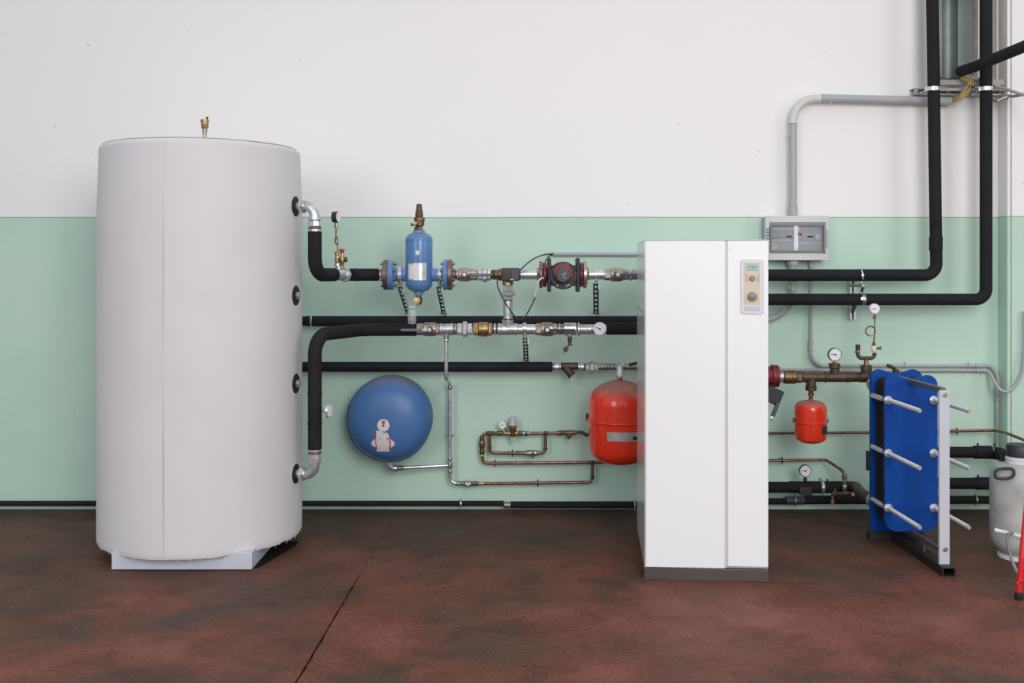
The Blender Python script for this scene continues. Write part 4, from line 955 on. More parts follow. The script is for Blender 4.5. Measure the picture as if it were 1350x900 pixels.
for (x, y, r, h_) in ((990.8, 366.6, 3.5, .012), (990.7, 390.4, 6.1, .016)):
    MB().lathe((cu(x), -.0066, cz(y)), (0, -1, 0), [(0, r * pk), (h_ - .002, r * pk * .95), (h_, r * pk * .82)], 28).build('knob', 'knob', cp, local=True)
for x in (983.6, 998.4):
    for y in (362.6, 366.4, 369.8):
        MB().torus((cu(x), -.0068, cz(y)), (0, -1, 0), .0040, .0007, 16, 6).build('button', 'inkgrey', cp, local=True)
cpart('slot_cover', 'bezel2', 980.4, 1000.8, 403.6, 409.2, -.0054)
MB().lathe((cu(962.4), .0008, cz(328.2)), (0, -1, 0), [(0, .0022), (.001, .0018)], 10).build('lock_dot', 'ink', t, local=True)
# ================================================================ tall insulated pipes at the right
YP = 5.80
t = thing('insulated_pipe', 'left tall black insulated pipe that comes down and turns left behind the cabinet', 'pipe', P(1234, 362, YP))
MB().tube([P(1228.2, -70, YP), P(1234.6, 362.6, YP), P(900, 362.6, YP)], S(7.8, YP), 28, .066, 12).build('insulation', 'insul', t)
MB().LV(1233.8, YP, [(311.5, 7.9), (312, 8.5), (330, 8.5), (330.5, 7.9)], 28).build('joint_sleeve', 'insul', t)
t = thing('insulated_pipe', 'right tall black insulated pipe near the corner turning left below the other', 'pipe', P(1300, 394.5, YP))
MB().tube([P(1300, -70, YP), P(1300, 394.6, YP), P(900, 394.6, YP)], S(7.8, YP), 28, .060, 12).build('insulation', 'insul', t)
# upper rail with two clamps
t = thing('mounting_rail', 'grey slotted steel rail behind the two tall black pipes near the top', 'rail', P(1260, 122, 5.94))
x0, x1 = P(1204, 0, 5.94).x, 2.846
zt_, zb_ = P(0, 116.6, 5.94).z, P(0, 125.6, 5.94).z
mb = MB(); mb.bb(x0, x1, 5.93, 5.934, zb_, zb_ + .008); mb.bb(x0, x1, 5.93, 5.934, zt_ - .008, zt_)
k = 0; x = x0
while x < x1 - .01:
    mb.bb(x, min(x + .022, x1), 5.93, 5.934, zb_ + .008, zt_ - .008); x += .062
mb.bb(x0, x1, 5.934, 5.999, zt_ - .003, zt_); mb.bb(x0, x1, 5.934, 5.999, zb_, zb_ + .003)
mb.build('channel', 'galvdull', t)
MB().cyl(P(1236, 118, 5.88), Vector((2.85, 5.88, P(0, 118, 5.88).z)), .010, 12).build('conduit_tube', 'grey', t)
for x, lb in ((1230.2, 'galvanized clamp around the left tall black pipe at the rail'), (1300, 'galvanized clamp around the right tall black pipe at the rail')):
    t = thing('pipe_clamp', lb, 'clamp', P(x, 118, YP))
    MB().LV(x, YP, [(114.6, 7.9), (114.8, 8.7), (120, 8.7), (120.2, 7.9)], 28).build('clamp_band', 'chrome', t)
    MB().bb(P(x - 8.4, 0, YP).x - .008, P(x - 8.4, 0, YP).x, YP - .01, YP + .01, P(0, 120, YP).z, P(0, 114.8, YP).z).build('clamp_ear', 'chrome', t)
    MB().cyl(P(x - 9, 119, YP + .02), P(x - 18, 124, 5.925), .004, 8).cyl(P(x - 15, 122.6, 5.89), P(x - 18, 124, 5.925), .009, 6).build('clamp_bolt', 'chrome', t)
# horizontal pipes' bracket
t = thing('pipe_bracket', 'short vertical steel rail clamping the two horizontal black pipes near the coiled gauge', 'bracket', P(1123, 421, 5.96))
mb = MB()
for x in (1120.2, 1125.4): mb.bb(P(x, 0, 5.96).x, P(x + 2.6, 0, 5.96).x, 5.955, 5.999, P(0, 421, 5.96).z, P(0, 360, 5.96).z)
mb.build('rail', 'galv', t)
MB().tube([P(1138, 378, 5.76), P(1136, 384, 5.80), P(1124, 412, 5.955)], .008, 8).build('strut', 'dsteel', t)
MB().tube([P(1121, 376, 5.955), P(1138, 376, 5.76)], .009, 8).build('arm', 'galvdull', t)
MB().LH(394.6, YP, [(1134.4, 7.9), (1134.6, 8.6), (1139.4, 8.6), (1139.6, 7.9)], 28).build('clamp_band', 'galvdull', t)
MB().LF(1137, 394, YP - .0375, [(0, 3), (.008, 3), (.009, 2)], 6).build('clamp_bolt', 'galv', t)
mb = MB().beam(P(1136, 356, YP - .036), P(1138, 363, YP - .038), .006, .004); mb.cyl(P(1137.4, 362.5, YP - .034), P(1137.4, 362.5, YP - .048), .009, 6); mb.cyl(P(1137.4, 362.5, YP - .042), P(1137.8, 368, YP - .042), .003, 8)
mb.build('hook_bolt', 'galv', t)
MB().cyl(P(1135.4, 370.4, YP), P(1135.2, 386.4, YP), .005, 10).build('threaded_rod', 'galv', t)
# diagonal pipe
t = thing('insulated_pipe', 'dark insulated pipe slanting up to the right beside the duct', 'pipe', P(1267, 93, 5.86))
MB().tube([P(1266.4, 94, 5.83), P(1284, 88.4, 5.66), P(1390, 45, 4.95)], .0305, 24, .05, 4).build('insulation', 'insul', t)
# cables out of the big conduit
for k, (m_, dx, dy, lb) in enumerate((('wgry', -3.4, -3.4, 'innermost brown-grey cable curving out of the wide conduit'), ('wyel', -.8, -1, 'inner of the two yellow cables curving out of the wide conduit'), ('blackpl', .6, .4, 'black cable between the two yellow cables at the wide conduit'), ('wyel', 2.0, 1.6, 'outer of the two yellow cables curving out of the wide conduit'), ('wgry', 4.6, 3.6, 'outermost brown-grey cable curving out of the wide conduit'))):
    yy = 5.87 - .01 * (k % 2)
    tag(MB().spline([P(1250, 131.8 + dy * .5, 5.945), P(1256, 131.5 + dy * .6, 5.93), P(1266, 127 + dy, yy), P(1274 + dx, 119 + dy * .6, yy - .02), P(1278 + dx, 110, yy - .03), P(1275 + dx * .9, 104 - dy * .8, yy - .03), P(1267, 101.5 - dy * .8, 5.85)], .0046, 8).build('cable', m_), lb, 'cable', 'cables out of the wide conduit')
m_ = MB().torus(P(1279.4, 114.6, 5.842), (.2, 0, 1), .021, .003, 20, 6); tag(m_.build('cable_tie', 'ink'), 'black cable tie around the yellow and grey cables', 'cable tie')
t = thing('cable_conduit', 'thin grey conduit slanting from the cable bundle down to the right edge', 'conduit', P(1320, 118, 5.83))
MB().tube([P(1272, 100, 5.85), P(1290, 104.5, 5.84), P(1318, 114.6, 5.84), P(1400, 142, 5.40)], .0085, 12, .04, 5).build('tube', 'grey', t)
MB().LH(113, 5.84, [(1310, 1.8), (1310.4, 2.6), (1315, 2.6), (1315.4, 1.8)], 12).build('joint_collar', 'wgry', t)
t = thing('tied_cable', 'grey cable wrapped with tape crossing the corner pillar below the thin conduit', 'cable', P(1320, 130, 5.85))
MB().spline([P(1306, 131, 5.90), P(1313, 133, 5.86), P(1320, 131, 5.85), P(1328, 126.5, 5.84), P(1336, 126.8, 5.8), P(1350, 124, 5.7), P(1370, 118, 5.6)], .009, 10).build('sheath', 'wgry', t)
MB().spline([P(1314, 133.6, 5.845), P(1321, 130, 5.84), P(1329, 127.6, 5.83)], .013, 10).build('tape_wrap', 'galvdull', t)

# ---- big grey conduit
t = thing('cable_conduit', 'wide grey conduit rising from the grey distribution box and bending right along the wall', 'conduit', P(1045, 283, 5.94))
Yk = 5.945
MB().LV(1045.4, Yk, [(163.4, 5.2), (271, 5.2)], 24).build('tube', 'grey', t)
MB().LV(1045.4, Yk, [(271.2, 6), (283.6, 6)], 24).build('socket', 'grey', t)
MB().tube([P(1045.2, 163, Yk), P(1045.2, 129.6, Yk), P(1082, 130, Yk)], S(5.6, Yk), 24, .135, 14).build('bend', 'lgrey', t, label='paler plastic bend')
a_ = P(1082.3, 129.6, Yk); b_ = P(1253, 133.4, Yk); MB().cyl(a_, b_, S(5.6, Yk), 24).build('tube', 'grey', t)
mb = MB()
for x, y in ((1039.4, 178), (1095, 135.4)): mb.LF(x, y, Yk - .012, [(0, 1.6), (.01, 1.6)], 8)
mb.build('conduit_clip', 'grey', t)

# ---- distribution box
YX = 5.90
t = thing('distribution_box', 'grey plastic electrical distribution box with a transparent window', 'electrical box', P(1051, 343, YX))
def bx(x0, x1, y0, y1, ya, yb, m, name, bev=0, Y=YX, root=None, label=None):
    a = P(x0, y0, Y); b = P(x1, y1, Y)
    return MB().bb(a.x, b.x, ya, yb, b.z, a.z).build(name, m, root or t, bevel=bev, label=label)
bx(1010, 1091.4, 285.6, 342, 5.915, 5.999, 'grey', 'box_back', .004)
fr_ = MB()
for (x0, x1, y0, y1) in ((1009, 1014.2, 284.4, 343), (1014.2, 1091.6, 284.4, 293.4), (1014.2, 1091.6, 334, 343), (1087.4, 1091.6, 293.4, 334)):
    a = P(x0, y0, YX); b = P(x1, y1, YX); fr_.bb(a.x, b.x, YX - .008, 5.9148, b.z, a.z)
fr_.build('box_front', 'boxgloss', t, bevel=.002)
bx(1014.4, 1087.2, 293.6, 333.8, 5.9085, 5.9125, 'mcb', 'inner_plate')
# modules
for k in range(9):
    x = 1017.4 + k * 3.4 + (0 if k < 9 else 14)
    bx(x, x + 3.0, 304, 313.6, 5.896, 5.9083, 'bezel2', 'breaker_module')
bx(1036.6, 1040.4, 310.6, 312.6, 5.892, 5.8958, 'ink', 'breaker_toggle'); bx(1041, 1043.4, 310.6, 312.6, 5.892, 5.8958, 'ink', 'breaker_toggle')
bx(1051, 1083, 306.4, 316, 5.9035, 5.9083, 'mcb', 'breaker_module'); bx(1065, 1068.6, 311, 312.8, 5.896, 5.9033, 'ink', 'breaker_toggle'); bx(1068.9, 1072, 311, 312.8, 5.896, 5.9033, 'ink', 'breaker_toggle')
bx(1051.2, 1053.6, 306.4, 310, 5.900, 5.9033, 'inkred', 'red_label', label='small red label'); bx(1054.2, 1056.8, 307.2, 310.8, 5.900, 5.9033, 'inkred', 'red_label', label='small red label')
bx(1016, 1025, 321, 328.6, 5.9065, 5.9083, 'paper', 'paper_label'); bx(1053.6, 1066, 318.6, 321, 5.907, 5.9083, 'paper', 'paper_label'); bx(1069.6, 1077.4, 318.6, 321, 5.907, 5.9083, 'paper', 'paper_label'); bx(1076, 1082, 308, 315, 5.9015, 5.9033, 'paper', 'paper_label')
bx(1017, 1048, 300.4, 302.6, 5.9065, 5.9083, 'paper', 'label_strip'); bx(1017, 1047, 315.4, 317.6, 5.9065, 5.9083, 'paper', 'label_strip')
tx = MB()
for k in range(4):
    a = P(1070.6 + k * 1.6, 319.3, YX); tx.bb(a.x, a.x + .004, 5.9062, 5.9068, a.z - .003, a.z)
for k in range(3):
    a = P(1017 + k * 2.4, 323, YX); tx.bb(a.x, a.x + .007, 5.9057, 5.9063, a.z - .002, a.z)
tx.build('label_print', 'inkgrey', t)
# window frame + pane
dr = MB().prism(rrect(P(1015.4, 0, YX).x, P(1086.6, 0, YX).x, P(0, 332, YX).z, P(0, 295, YX).z, .008), (0, YX - .009, 0), (1, 0, 0), (0, 0, 1), (0, -.003, 0))
dr = MB(); 
for (x0, x1, y0, y1) in ((1014.6, 1016.4, 295, 332), (1084.6, 1087.2, 295, 332), (1016.4, 1084.6, 295, 297.4), (1016.4, 1084.6, 329.8, 332)):
    a = P(x0, y0, YX); b = P(x1, y1, YX); dr.bb(a.x, b.x, YX - .020, YX - .0085, b.z, a.z)
d_ = dr.build('window_frame', 'knob', t, bevel=.002)
bx(1016.5, 1084.5, 297.5, 329.7, YX - .016, YX - .0135, 'pane', 'window_pane', root=d_)
bx(1010, 1013.8, 301, 315.6, YX - .0095, YX - .0082, 'ink', 'hinge_strip', root=t)
for k in range(3): bx(1010.8, 1013, 302.4 + k * 4.4, 305.4 + k * 4.4, YX - .0108, YX - .0096, 'bezel', 'hinge_symbol', root=t)
bx(1087.6, 1091.4, 303, 326, YX - .014, YX - .0082, 'grey', 'latch', .001)
# glands and conduits under the box
t = thing('cable_conduit', 'ribbed grey conduit under the distribution box bending left behind the cabinet', 'conduit', P(1045, 350, 5.95))
MB().LV(1045.2, 5.945, [(343.2, 7), (344, 7.4), (349, 7.4), (350, 6), (353, 5.6)], 12).build('gland', 'grey', t, smooth=20)
MB().LV(1045, 5.945, [(353.2, 4.8), (384, 4.8)], 20).build('tube', 'grey', t)
MB().spline([P(1045, 384, 5.945), P(1044.6, 392, 5.945), P(1041, 402, 5.945), P(1032, 412, 5.945), P(1020, 418.6, 5.945), P(1000, 423, 5.945), P(960, 424, 5.945), P(890, 424, 5.945)], S(4, 5.945), 12, 10, (.0012, .011)).build('flexible_hose', 'grey', t)
mb = MB().LF(1040, 379, 5.935, [(0, 1.8), (.012, 1.8)], 8); mb.build('conduit_clip', 'grey', t)
Yq = 5.97
t = thing('cable_conduit', 'thin grey conduit dropping from the box and turning right above the brown pipe run', 'conduit', P(1069, 455, Yq))
MB().LV(1069.2, Yq, [(343.2, 3), (352, 3), (352.6, 2.3), (448, 2.2)], 14).build('tube', 'grey', t)
MB().LV(1069, Yq, [(448.2, 2.6), (448.6, 3), (462, 3), (462.4, 2.4)], 14).build('socket', 'grey', t)
MB().tube([P(1069, 462.6, Yq), P(1070, 482, Yq), P(1094, 482, Yq)], S(2.6, Yq), 14, .08, 10).build('bend', 'grey', t)
MB().LH(482, Yq, [(1094.2, 2.1), (1286, 2.1)], 14).build('tube', 'grey', t)
MB().LH(482, Yq, [(1286.2, 2.8), (1300, 2.8)], 14).build('socket', 'grey', t)
MB().spline([P(1300.2, 482, Yq), P(1306, 483.6, Yq), P(1312, 489, Yq - .01), P(1315.6, 499, Yq - .02), P(1315, 512, Yq - .015), P(1314.6, 524, Yq)], S(2.1, Yq), 10, 10, (.0007, .007)).build('flexible_hose', 'grey', t)
MB().LV(1314.6, Yq, [(524.2, 1.9), (596, 1.9)], 12).build('tube', 'grey', t)
clip('small clip on the vertical thin conduit in the corner', 1314.6, 526, Yq, 2.2, 'grey', 'v')
t = thing('cable_conduit', 'lower thin grey conduit that loops up the pillar at the corner', 'conduit', P(1160, 488, Yq))
MB().cyl(P(900, 485, Yq), P(1120, 488, Yq), S(2, Yq), 14).build('tube', 'grey', t); MB().LH(488, Yq, [(1120.2, 2.1), (1286, 2.1)], 14).build('tube', 'grey', t)
MB().LH(488, Yq, [(1286.2, 2.8), (1300, 2.8)], 14).build('socket', 'grey', t)
MB().spline([P(1300.2, 488, Yq), P(1305, 492, Yq - .02), P(1311, 503, 5.90), P(1318, 513, 5.86), P(1327, 516, 5.85), P(1337, 510, 5.85), P(1345, 496, 5.85), P(1349, 480, 5.85), P(1350, 463, 5.86)], S(2.2, 5.9), 10, 10, (.0007, .007)).build('flexible_hose', 'grey', t)
MB().LV(1350, 5.865, [(410, 1.7), (463, 1.7)], 12).build('tube', 'grey', t)
for x in (1193, 1277): clip('clip holding the two thin conduits %s' % ('behind the blue plates' if x < 1200 else 'near the corner'), x, 482, Yq, 2.4, 'grey')

# ================================================================ brown pipe run feeding the plate heat exchanger
YQ = 5.60; QY = 497
t = thing('circulation_pump', 'dark red pump with black terminal box, half hidden by the cabinet edge', 'pump', P(1015, 500, YQ))
MB().LH(495.6, YQ, [(985, 12), (1008, 13), (1016.2, 12)], 32).build('pump_housing', 'dred', t)
MB().LH(495.6, YQ, [(1016.4, 14), (1016.8, 15), (1020.4, 15), (1020.8, 14.6)], 36).build('flange', 'dred', t)
MB().LH(495.6, YQ, [(1021, 14.2), (1021.4, 14.6), (1025, 14.6), (1025.4, 14)], 36).build('flange', 'dred', t)
flange_bolts(t, 1014.4, 1027.4, 495.6, YQ, 11.6, 6, 'dbrass')
MB().LH(496.5, YQ, [(1025.6, 8.4), (1029, 7.6), (1032, 7.2)], 24).build('flange_hub', 'galv', t)
MB().LH(495.6, YQ, [(880, 7), (984.6, 7)], 24).build('inlet_pipe', 'bronze', t)
c = P(1019, 521, YQ - .10); MB().box(c, (.085, .06, .085), Matrix.Rotation(math.radians(24), 3, 'Y')).build('terminal_box', 'blackpl', t, bevel=.006)
t = thing('slotted_strut', 'dark slanted strut with a bolt at its foot beside the cabinet edge', 'strut', P(1018, 552, 5.45))
MB().beam(P(1025.5, 531, 5.44), P(1017.5, 552, 5.44), .018, .02).build('strut_bar', 'dsteel', t, bevel=.002)
MB().LF(1017.5, 551.6, 5.428, [(0, 3.2), (.006, 3.2), (.007, 1.6), (.014, 1.5)], 12).build('strut_bolt', 'galv', t)
t = thing('check_valve', 'brass check valve right of the half-hidden red pump', 'valve', P(1045, QY, YQ))
MB().LH(QY, YQ, [(1032.4, 7), (1033.2, 8.6), (1038, 8.8), (1048, 8.8), (1049, 8)], 28).build('valve_body', 'dbrass', t); hexring(1049.2, 1056.4, QY, YQ, 7.8, 'dbrass', t, 'hex_end')
t = thing('threaded_pipe', 'dark bronze pipe run with three tees between the brass check valve and the blue plates', 'pipe', P(1100, QY, YQ))
MB().LH(QY, YQ, [(1056.8, 6.6), (1057.4, 7), (1062, 7), (1062.6, 6.4), (1086, 6.2), (1086.6, 7), (1089, 7), (1089.6, 6.4), (1115, 6.4), (1115.6, 7), (1118.6, 7), (1119, 6), (1133, 5.8), (1133.4, 7), (1148, 7)], 26).build('pipe_barrel', 'bronze', t)
for x0, x1 in ((1055.2, 1056.6), (1086.8, 1088), (1116.2, 1117.4)): collar(x0, x1, QY, YQ, 7.3, 'dbrass', t, 'thread_ring')
threads(1119, 1133, QY, YQ, 6.3, 'bronze', t, pitch=2.2)
MB().LV(1069.2, YQ, [(499, 6.2), (508, 6.4), (508.4, 7.2), (514.4, 7.2), (515, 5)], 24).build('tee_down', 'bronze', t)
MB().LV(1100.2, YQ, [(478.6, 5.6), (479, 7.4), (484.6, 7.4), (485.4, 6.2), (495, 6.2)], 24).build('tee_up', 'bronze', t)
MB().LV(1142, YQ, [(481, 5.4), (481.4, 7.4), (488, 7.4), (489, 6.4), (495, 6.4)], 24).build('tee_up', 'bronze', t)
MB().tube([P(1148, QY, YQ), P(1151, QY + .4, YQ), Vector((1.918, 5.44, P(0, 505, 5.5).z))], S(6.8, YQ), 24, .04, 8).build('elbow', 'bronze', t)
ec = Vector((1.918, 5.44, P(0, 505, 5.5).z))
MB().cyl(ec + Vector((0, -.001, 0)), ec + Vector((0, -.030, 0)), .037, 28).build('gasket_ring', 'galv', t)
MB().cyl(ec + Vector((0, -.031, 0)), ec + Vector((0, -.108, 0)), .030, 24).build('port_nipple', 'galvdull', t)
t = thing('dial_thermometer', 'round dark-rimmed thermometer on the brown pipe run, left of the small safety valve', 'thermometer', P(1101, 478, YQ))
gauge(t, 1101, 467.4, YQ - .02, 8.9, 'dsteel', 172, depth=.022)
MB().LV(1100.6, YQ, [(476, 1.8), (477, 2), (477.4, 3.4), (478.4, 3.4)], 10).build('stem', 'brass', t)
t = thing('gauge_tee', 'bronze U-shaped branch fitting carrying a safety valve and a gauge on the brown run', 'pipe fitting', P(1142, 480, YQ))
MB().LV(1142, YQ, [(471, 2.6), (474, 2.4), (476, 3), (479, 3.2), (480.8, 3.6)], 16).build('stem', 'dbrass', t)
MB().tube([P(1131, 465.4, YQ), P(1131, 472, YQ), P(1153, 472, YQ), P(1153, 464.8, YQ)], S(2.6, YQ), 14, .024, 8).build('branch', 'bronze', t)
t = thing('safety_valve', 'small black-capped safety valve left of the tall coiled gauge', 'valve', P(1131, 464, YQ))
MB().LV(1131, YQ, [(454, 2.6), (454.4, 3.1), (461, 3.1), (461.2, 2.6)], 14).build('black_cap', 'blackpl', t)
MB().LV(1131, YQ, [(461.3, 2.6), (462.8, 3), (465.2, 2.8)], 14).build('valve_body', 'dbrass', t); MB().LH(463.6, YQ, [(1126.8, 1.2), (1128.2, 1.4)], 8).build('side_plug', 'brass', t)
t = thing('pressure_gauge', 'white pressure gauge on a coiled copper tube below the two black pipes', 'gauge', P(1152, 464, YQ))
gauge(t, 1153.2, 406.8, YQ - .02, 6.7, 'paper', 190, True, .02)
MB().LV(1153, YQ, [(413.6, 1.2), (416, 1.2), (416.4, 2.2), (420, 2.2), (420.4, 1.4)], 8).build('gauge_nut', 'copper', t)
sp_ = []
for k in range(17):
    a = -math.radians(20) + 2 * PI * k / 16; sp_.append(P(1147.6 + 6.2 * math.cos(a), 436.2 + 6.2 * math.sin(a) * 1.0, YQ - .006 + .012 * k / 16))
MB().spline([P(1153, 420.6, YQ), P(1153.3, 428, YQ - .002)] + sp_ + [P(1152.6, 444, YQ), P(1152, 451.4, YQ)], .0042, 8, 5).build('siphon_coil', 'copper', t)
MB().LV(1152, YQ, [(451.4, 1.8), (452, 2.4), (455, 2.4), (455.4, 1.8)], 8).build('lower_nut', 'dbrass', t)
MB().LV(1151.8, YQ, [(455.6, 2.8), (456.6, 3.6), (461.6, 3.6), (462.6, 2.6), (464.4, 2.4)], 14).build('valve_body', 'cream', t, label='cream valve body')
mb = MB().LH(459, YQ, [(1155.4, 1.6), (1159.6, 1.6)], 8); mb.beam(P(1161, 456.6, YQ), P(1161, 461, YQ), .007, .007); mb.build('handle', 'dbrass', t)
# small red vessel
t = thing('expansion_vessel', 'small red expansion vessel hanging under the brown pipe run', 'vessel', P(1069, 584, YQ))
MB().LV(1068.8, YQ, [(525.4, 3), (527.2, 3), (527.6, 8), (529, 14), (531.6, 18), (535, 20.2), (539, 20.8), (556, 20.8), (574, 20.6), (579, 19), (582.4, 14), (584, 7), (584.4, .1)], 56).build('vessel_body', 'red_dust', t)
MB().torus(P(1068.8, 556, YQ), (0, 0, 1), S(21.4, YQ), .0045, 48, 8).build('band', 'red', t)
MB().bb(P(1045.6, 0, YQ).x, P(1048, 0, YQ).x, YQ - .01, YQ + .01, P(0, 557, YQ).z, P(0, 551, YQ).z).build('band_lug', 'dred', t)
MB().bb(P(1089.6, 0, YQ).x, P(1091.6, 0, YQ).x, YQ - .01, YQ + .01, P(0, 557, YQ).z, P(0, 552, YQ).z).build('band_lug', 'dred', t)
curved_patch('label_plate', 'ink', t, 1078, 1089, 559.6, 570, 1068.8, YQ, 20.8, .0008)
MB().LV(1069.2, YQ, [(515.2, 3.2), (518, 3), (518.2, 4), (521.4, 4), (521.6, 2.8), (525.2, 2.8)], 12).build('connection', 'dbrass', t)

# ---- copper lines
t = thing('copper_pipe', 'long thin brown copper pipe passing behind the small red vessel and bending at the corner', 'pipe', P(1160, 570, 5.95))
MB().tube([P(900, 571.4, 5.95), P(1160, 570, 5.95), P(1310, 567, 5.93), Vector((2.805, 5.82, P(0, 571, 5.8).z)), P(1420, 607, 5.2)], .0082, 12, .03, 5).build('pipe_barrel', 'copper', t)
clip('small clip on the long brown copper pipe right of the white column', 1261.6, 568, 5.945, 2.2)
t = thing('copper_pipe', 'thin copper pipe bending down to the valve beside the floor pipes', 'pipe', P(1100, 607, 5.8))
MB().tube([P(900, 608, 5.93), P(1089, 606, 5.93), P(1111, 620.4, 5.80), P(1113.4, 628, 5.78)], .0085, 12, .03, 6).build('pipe_barrel', 'copper', t)
clip('small clip on the thin copper pipe above the lower right gauge', 1031, 606.8, 5.93, 2.2)
t = thing('gate_valve', 'small upright galvanized valve at the end of the bent copper pipe', 'valve', P(1114, 646, 5.72))
MB().LV(1113.4, 5.74, [(624, 2.6), (626, 3.4), (631, 3.6), (631.4, 2.6)], 10).build('top_nut', 'dbrass', t)
MB().LV(1113.4, 5.74, [(631.6, 2.4), (636, 3.2), (638, 2.2), (640, 3.6), (644, 3.4), (648, 2.6)], 14).build('valve_body', 'galvdull', t)
t = thing('drain_tee', 'brass tee with a small tap hanging in front of the thick black floor pipe', 'pipe fitting', P(1105, 651, 5.68))
MB().LH(650.6, 5.70, [(1096, 2), (1097, 3.2), (1101, 3.2), (1102, 2.4), (1110, 2.4), (1111, 3.4), (1117, 3.4), (1122, 2.6)], 14).build('tee_body', 'bronze', t)
MB().LV(1097.4, 5.69, [(654, 1.8), (659, 1.6), (660, 2.6), (664, 2.6)], 10).build('tap', 'brass', t); MB().LV(1101, 5.69, [(644.6, 1.6), (647.2, 2)], 8).build('tap_knob', 'copper', t)

# ---- thick floor pipes, left of the exchanger
Yh = 5.82
t = thing('insulated_pipe', 'thick black insulated pipe near the floor between the cabinet and the blue plates', 'pipe', P(1080, 641, Yh))
MB().LH(642, Yh, [(960, 7.2), (1040, 7.2), (1042, 7.8), (1118, 7.8)], 26).build('insulation', 'insul', t)
pt = Vector((1.915, 5.44, P(0, 656, 5.5).z))
MB().tube([P(1118.4, 641.4, Yh), P(1128, 641, Yh), Vector((1.912, 5.62, pt.z)), pt], .031, 24, (.06, .06), 8).build('threaded_bend', 'bronze', t)
MB().cyl(pt + Vector((0, -.001, 0)), pt + Vector((0, -.028, 0)), .037, 28).build('gasket_ring', 'galv', t)
MB().cyl(pt + Vector((0, -.029, 0)), pt + Vector((0, -.108, 0)), .030, 24).build('port_nipple', 'galvdull', t)
MB().box(P(1062, 647, Yh - .045), (.07, .03, .045)).build('saddle_box', 'blackpl', t, bevel=.004)
MB().LV(1090.6, Yh, [(631.2, 1.4), (635, 1.4)], 8).build('top_peg', 'blackpl', t)
t = thing('pipe_clamp', 'grey steel clamp around the thick black floor pipe left of the blue plates', 'clamp', P(1083, 642, Yh))
MB().LH(642, Yh, [(1081.4, 8), (1081.6, 8.8), (1085.2, 8.8), (1085.4, 8)], 26).build('clamp_band', 'galv', t)
MB().bb(P(1079.4, 0, Yh).x, P(1083.4, 0, Yh).x, Yh - .01, Yh + .01, P(0, 633, Yh).z, P(0, 630.4, Yh).z).build('clamp_ear', 'galv', t)
t = thing('dial_thermometer', 'round thermometer standing on the thick black floor pipe right of the cabinet', 'thermometer', P(1062, 634, Yh))
gauge(t, 1062, 620.6, Yh - .02, 8.0, 'dsteel', 176, depth=.022)
MB().LV(1061.6, Yh, [(629, 1.6), (630, 2.6), (633, 2.8), (634, 2)], 12).build('stem', 'bronze', t)
t = thing('floor_pipe', 'thin black pipe resting at the foot of the wall right of the cabinet', 'pipe', P(1150, 660, 5.93))
MB().LH(660.5, 5.93, [(950, 4.2), (1036, 4.2)], 20).build('thin_section', 'insul', t)
MB().LH(659.4, 5.93, [(1036.2, 5.4), (1060, 5.4)], 20).build('coupling', 'dgrey', t); MB().LH(658.6, 5.93, [(1060.2, 5.6), (1262, 5.2), (1312, 5.2)], 20).build('thick_section', 'insul', t)
clip('grey clamp on the thin floor pipe left of the lower right thermometer', 1048, 659.4, 5.93, 5.6, 'galvdull')
clip('grey clamp on the floor pipe right of the white column', 1286, 658.6, 5.93, 5.4, 'galvdull')
# ---- thick pipes right of the exchanger
t = thing('insulated_pipe', 'thick black insulated pipe ending in an elbow beside the black canister cap', 'pipe', P(1290, 596, Yh))
MB().LH(596, Yh, [(1190, 7.2), (1284, 7.4), (1284.4, 8.6), (1305, 8.6)], 26).build('insulation', 'insul', t)
MB().tube([P(1305.2, 596.4, Yh), P(1317, 597.4, Yh), P(1327, 602, 5.62)], .036, 24, .05, 8).build('elbow_sleeve', 'insul', t)
MB().LH(596.4, Yh, [(1306.4, 8.8), (1308, 8.8)], 26).build('joint_ring', 'galvdull', t)
mb = MB()
for x in (1289, 1311): mb.LV(x, Yh, [(584, 1.3), (588.2, 1.3)], 8)
mb.build('top_peg', 'blackpl', t)
t = thing('insulated_pipe', 'lower thick black insulated pipe behind the white column, above the floor pipe', 'pipe', P(1285, 637, Yh))
MB().LH(637, Yh, [(1190, 7.2), (1286, 7.4), (1286.4, 8.2), (1345, 8.2)], 26).build('insulation', 'insul', t)
MB().LV(1289.4, Yh, [(625.6, 1.3), (629.6, 1.3)], 8).build('top_peg', 'blackpl', t)

# ================================================================ plate heat exchanger
XC = 1.995
t = thing('plate_heat_exchanger', 'blue plate heat exchanger with long zinc tie rods and a white support column', 'heat exchanger', (XC, 5.0, 0))
def plate_outline(w, z0, z1, rt=.05, rb=.06, dip=.022):
    o = []
    for k in range(9):   # bottom right
        a = math.radians(270 + 90 * k / 8); o.append((w / 2 - rb + rb * math.cos(a), z0 + rb + rb * math.sin(a)))
    for k in range(9):
        a = math.radians(90 * k / 8); o.append((w / 2 - rt + rt * math.cos(a), z1 - rt + rt * math.sin(a)))
    for k in range(1, 12):
        s_ = k / 12; x = (w / 2 - rt) * (1 - 2 * s_); o.append((x, z1 - dip * math.sin(PI * s_) ** 1.2))
    for k in range(9):
        a = math.radians(90 + 90 * k / 8); o.append((-w / 2 + rt + rt * math.cos(a), z1 - rt + rt * math.sin(a)))
    for k in range(9):
        a = math.radians(180 + 90 * k / 8); o.append((-w / 2 + rb + rb * math.cos(a), z0 + rb + rb * math.sin(a)))
    return o
PW = .263
MB().prism(plate_outline(PW, .094, .876), (XC, 5.115, 0), (1, 0, 0), (0, 0, 1), (0, .022, 0)).build('pressure_plate', 'bluehx', t, bevel=.0012)
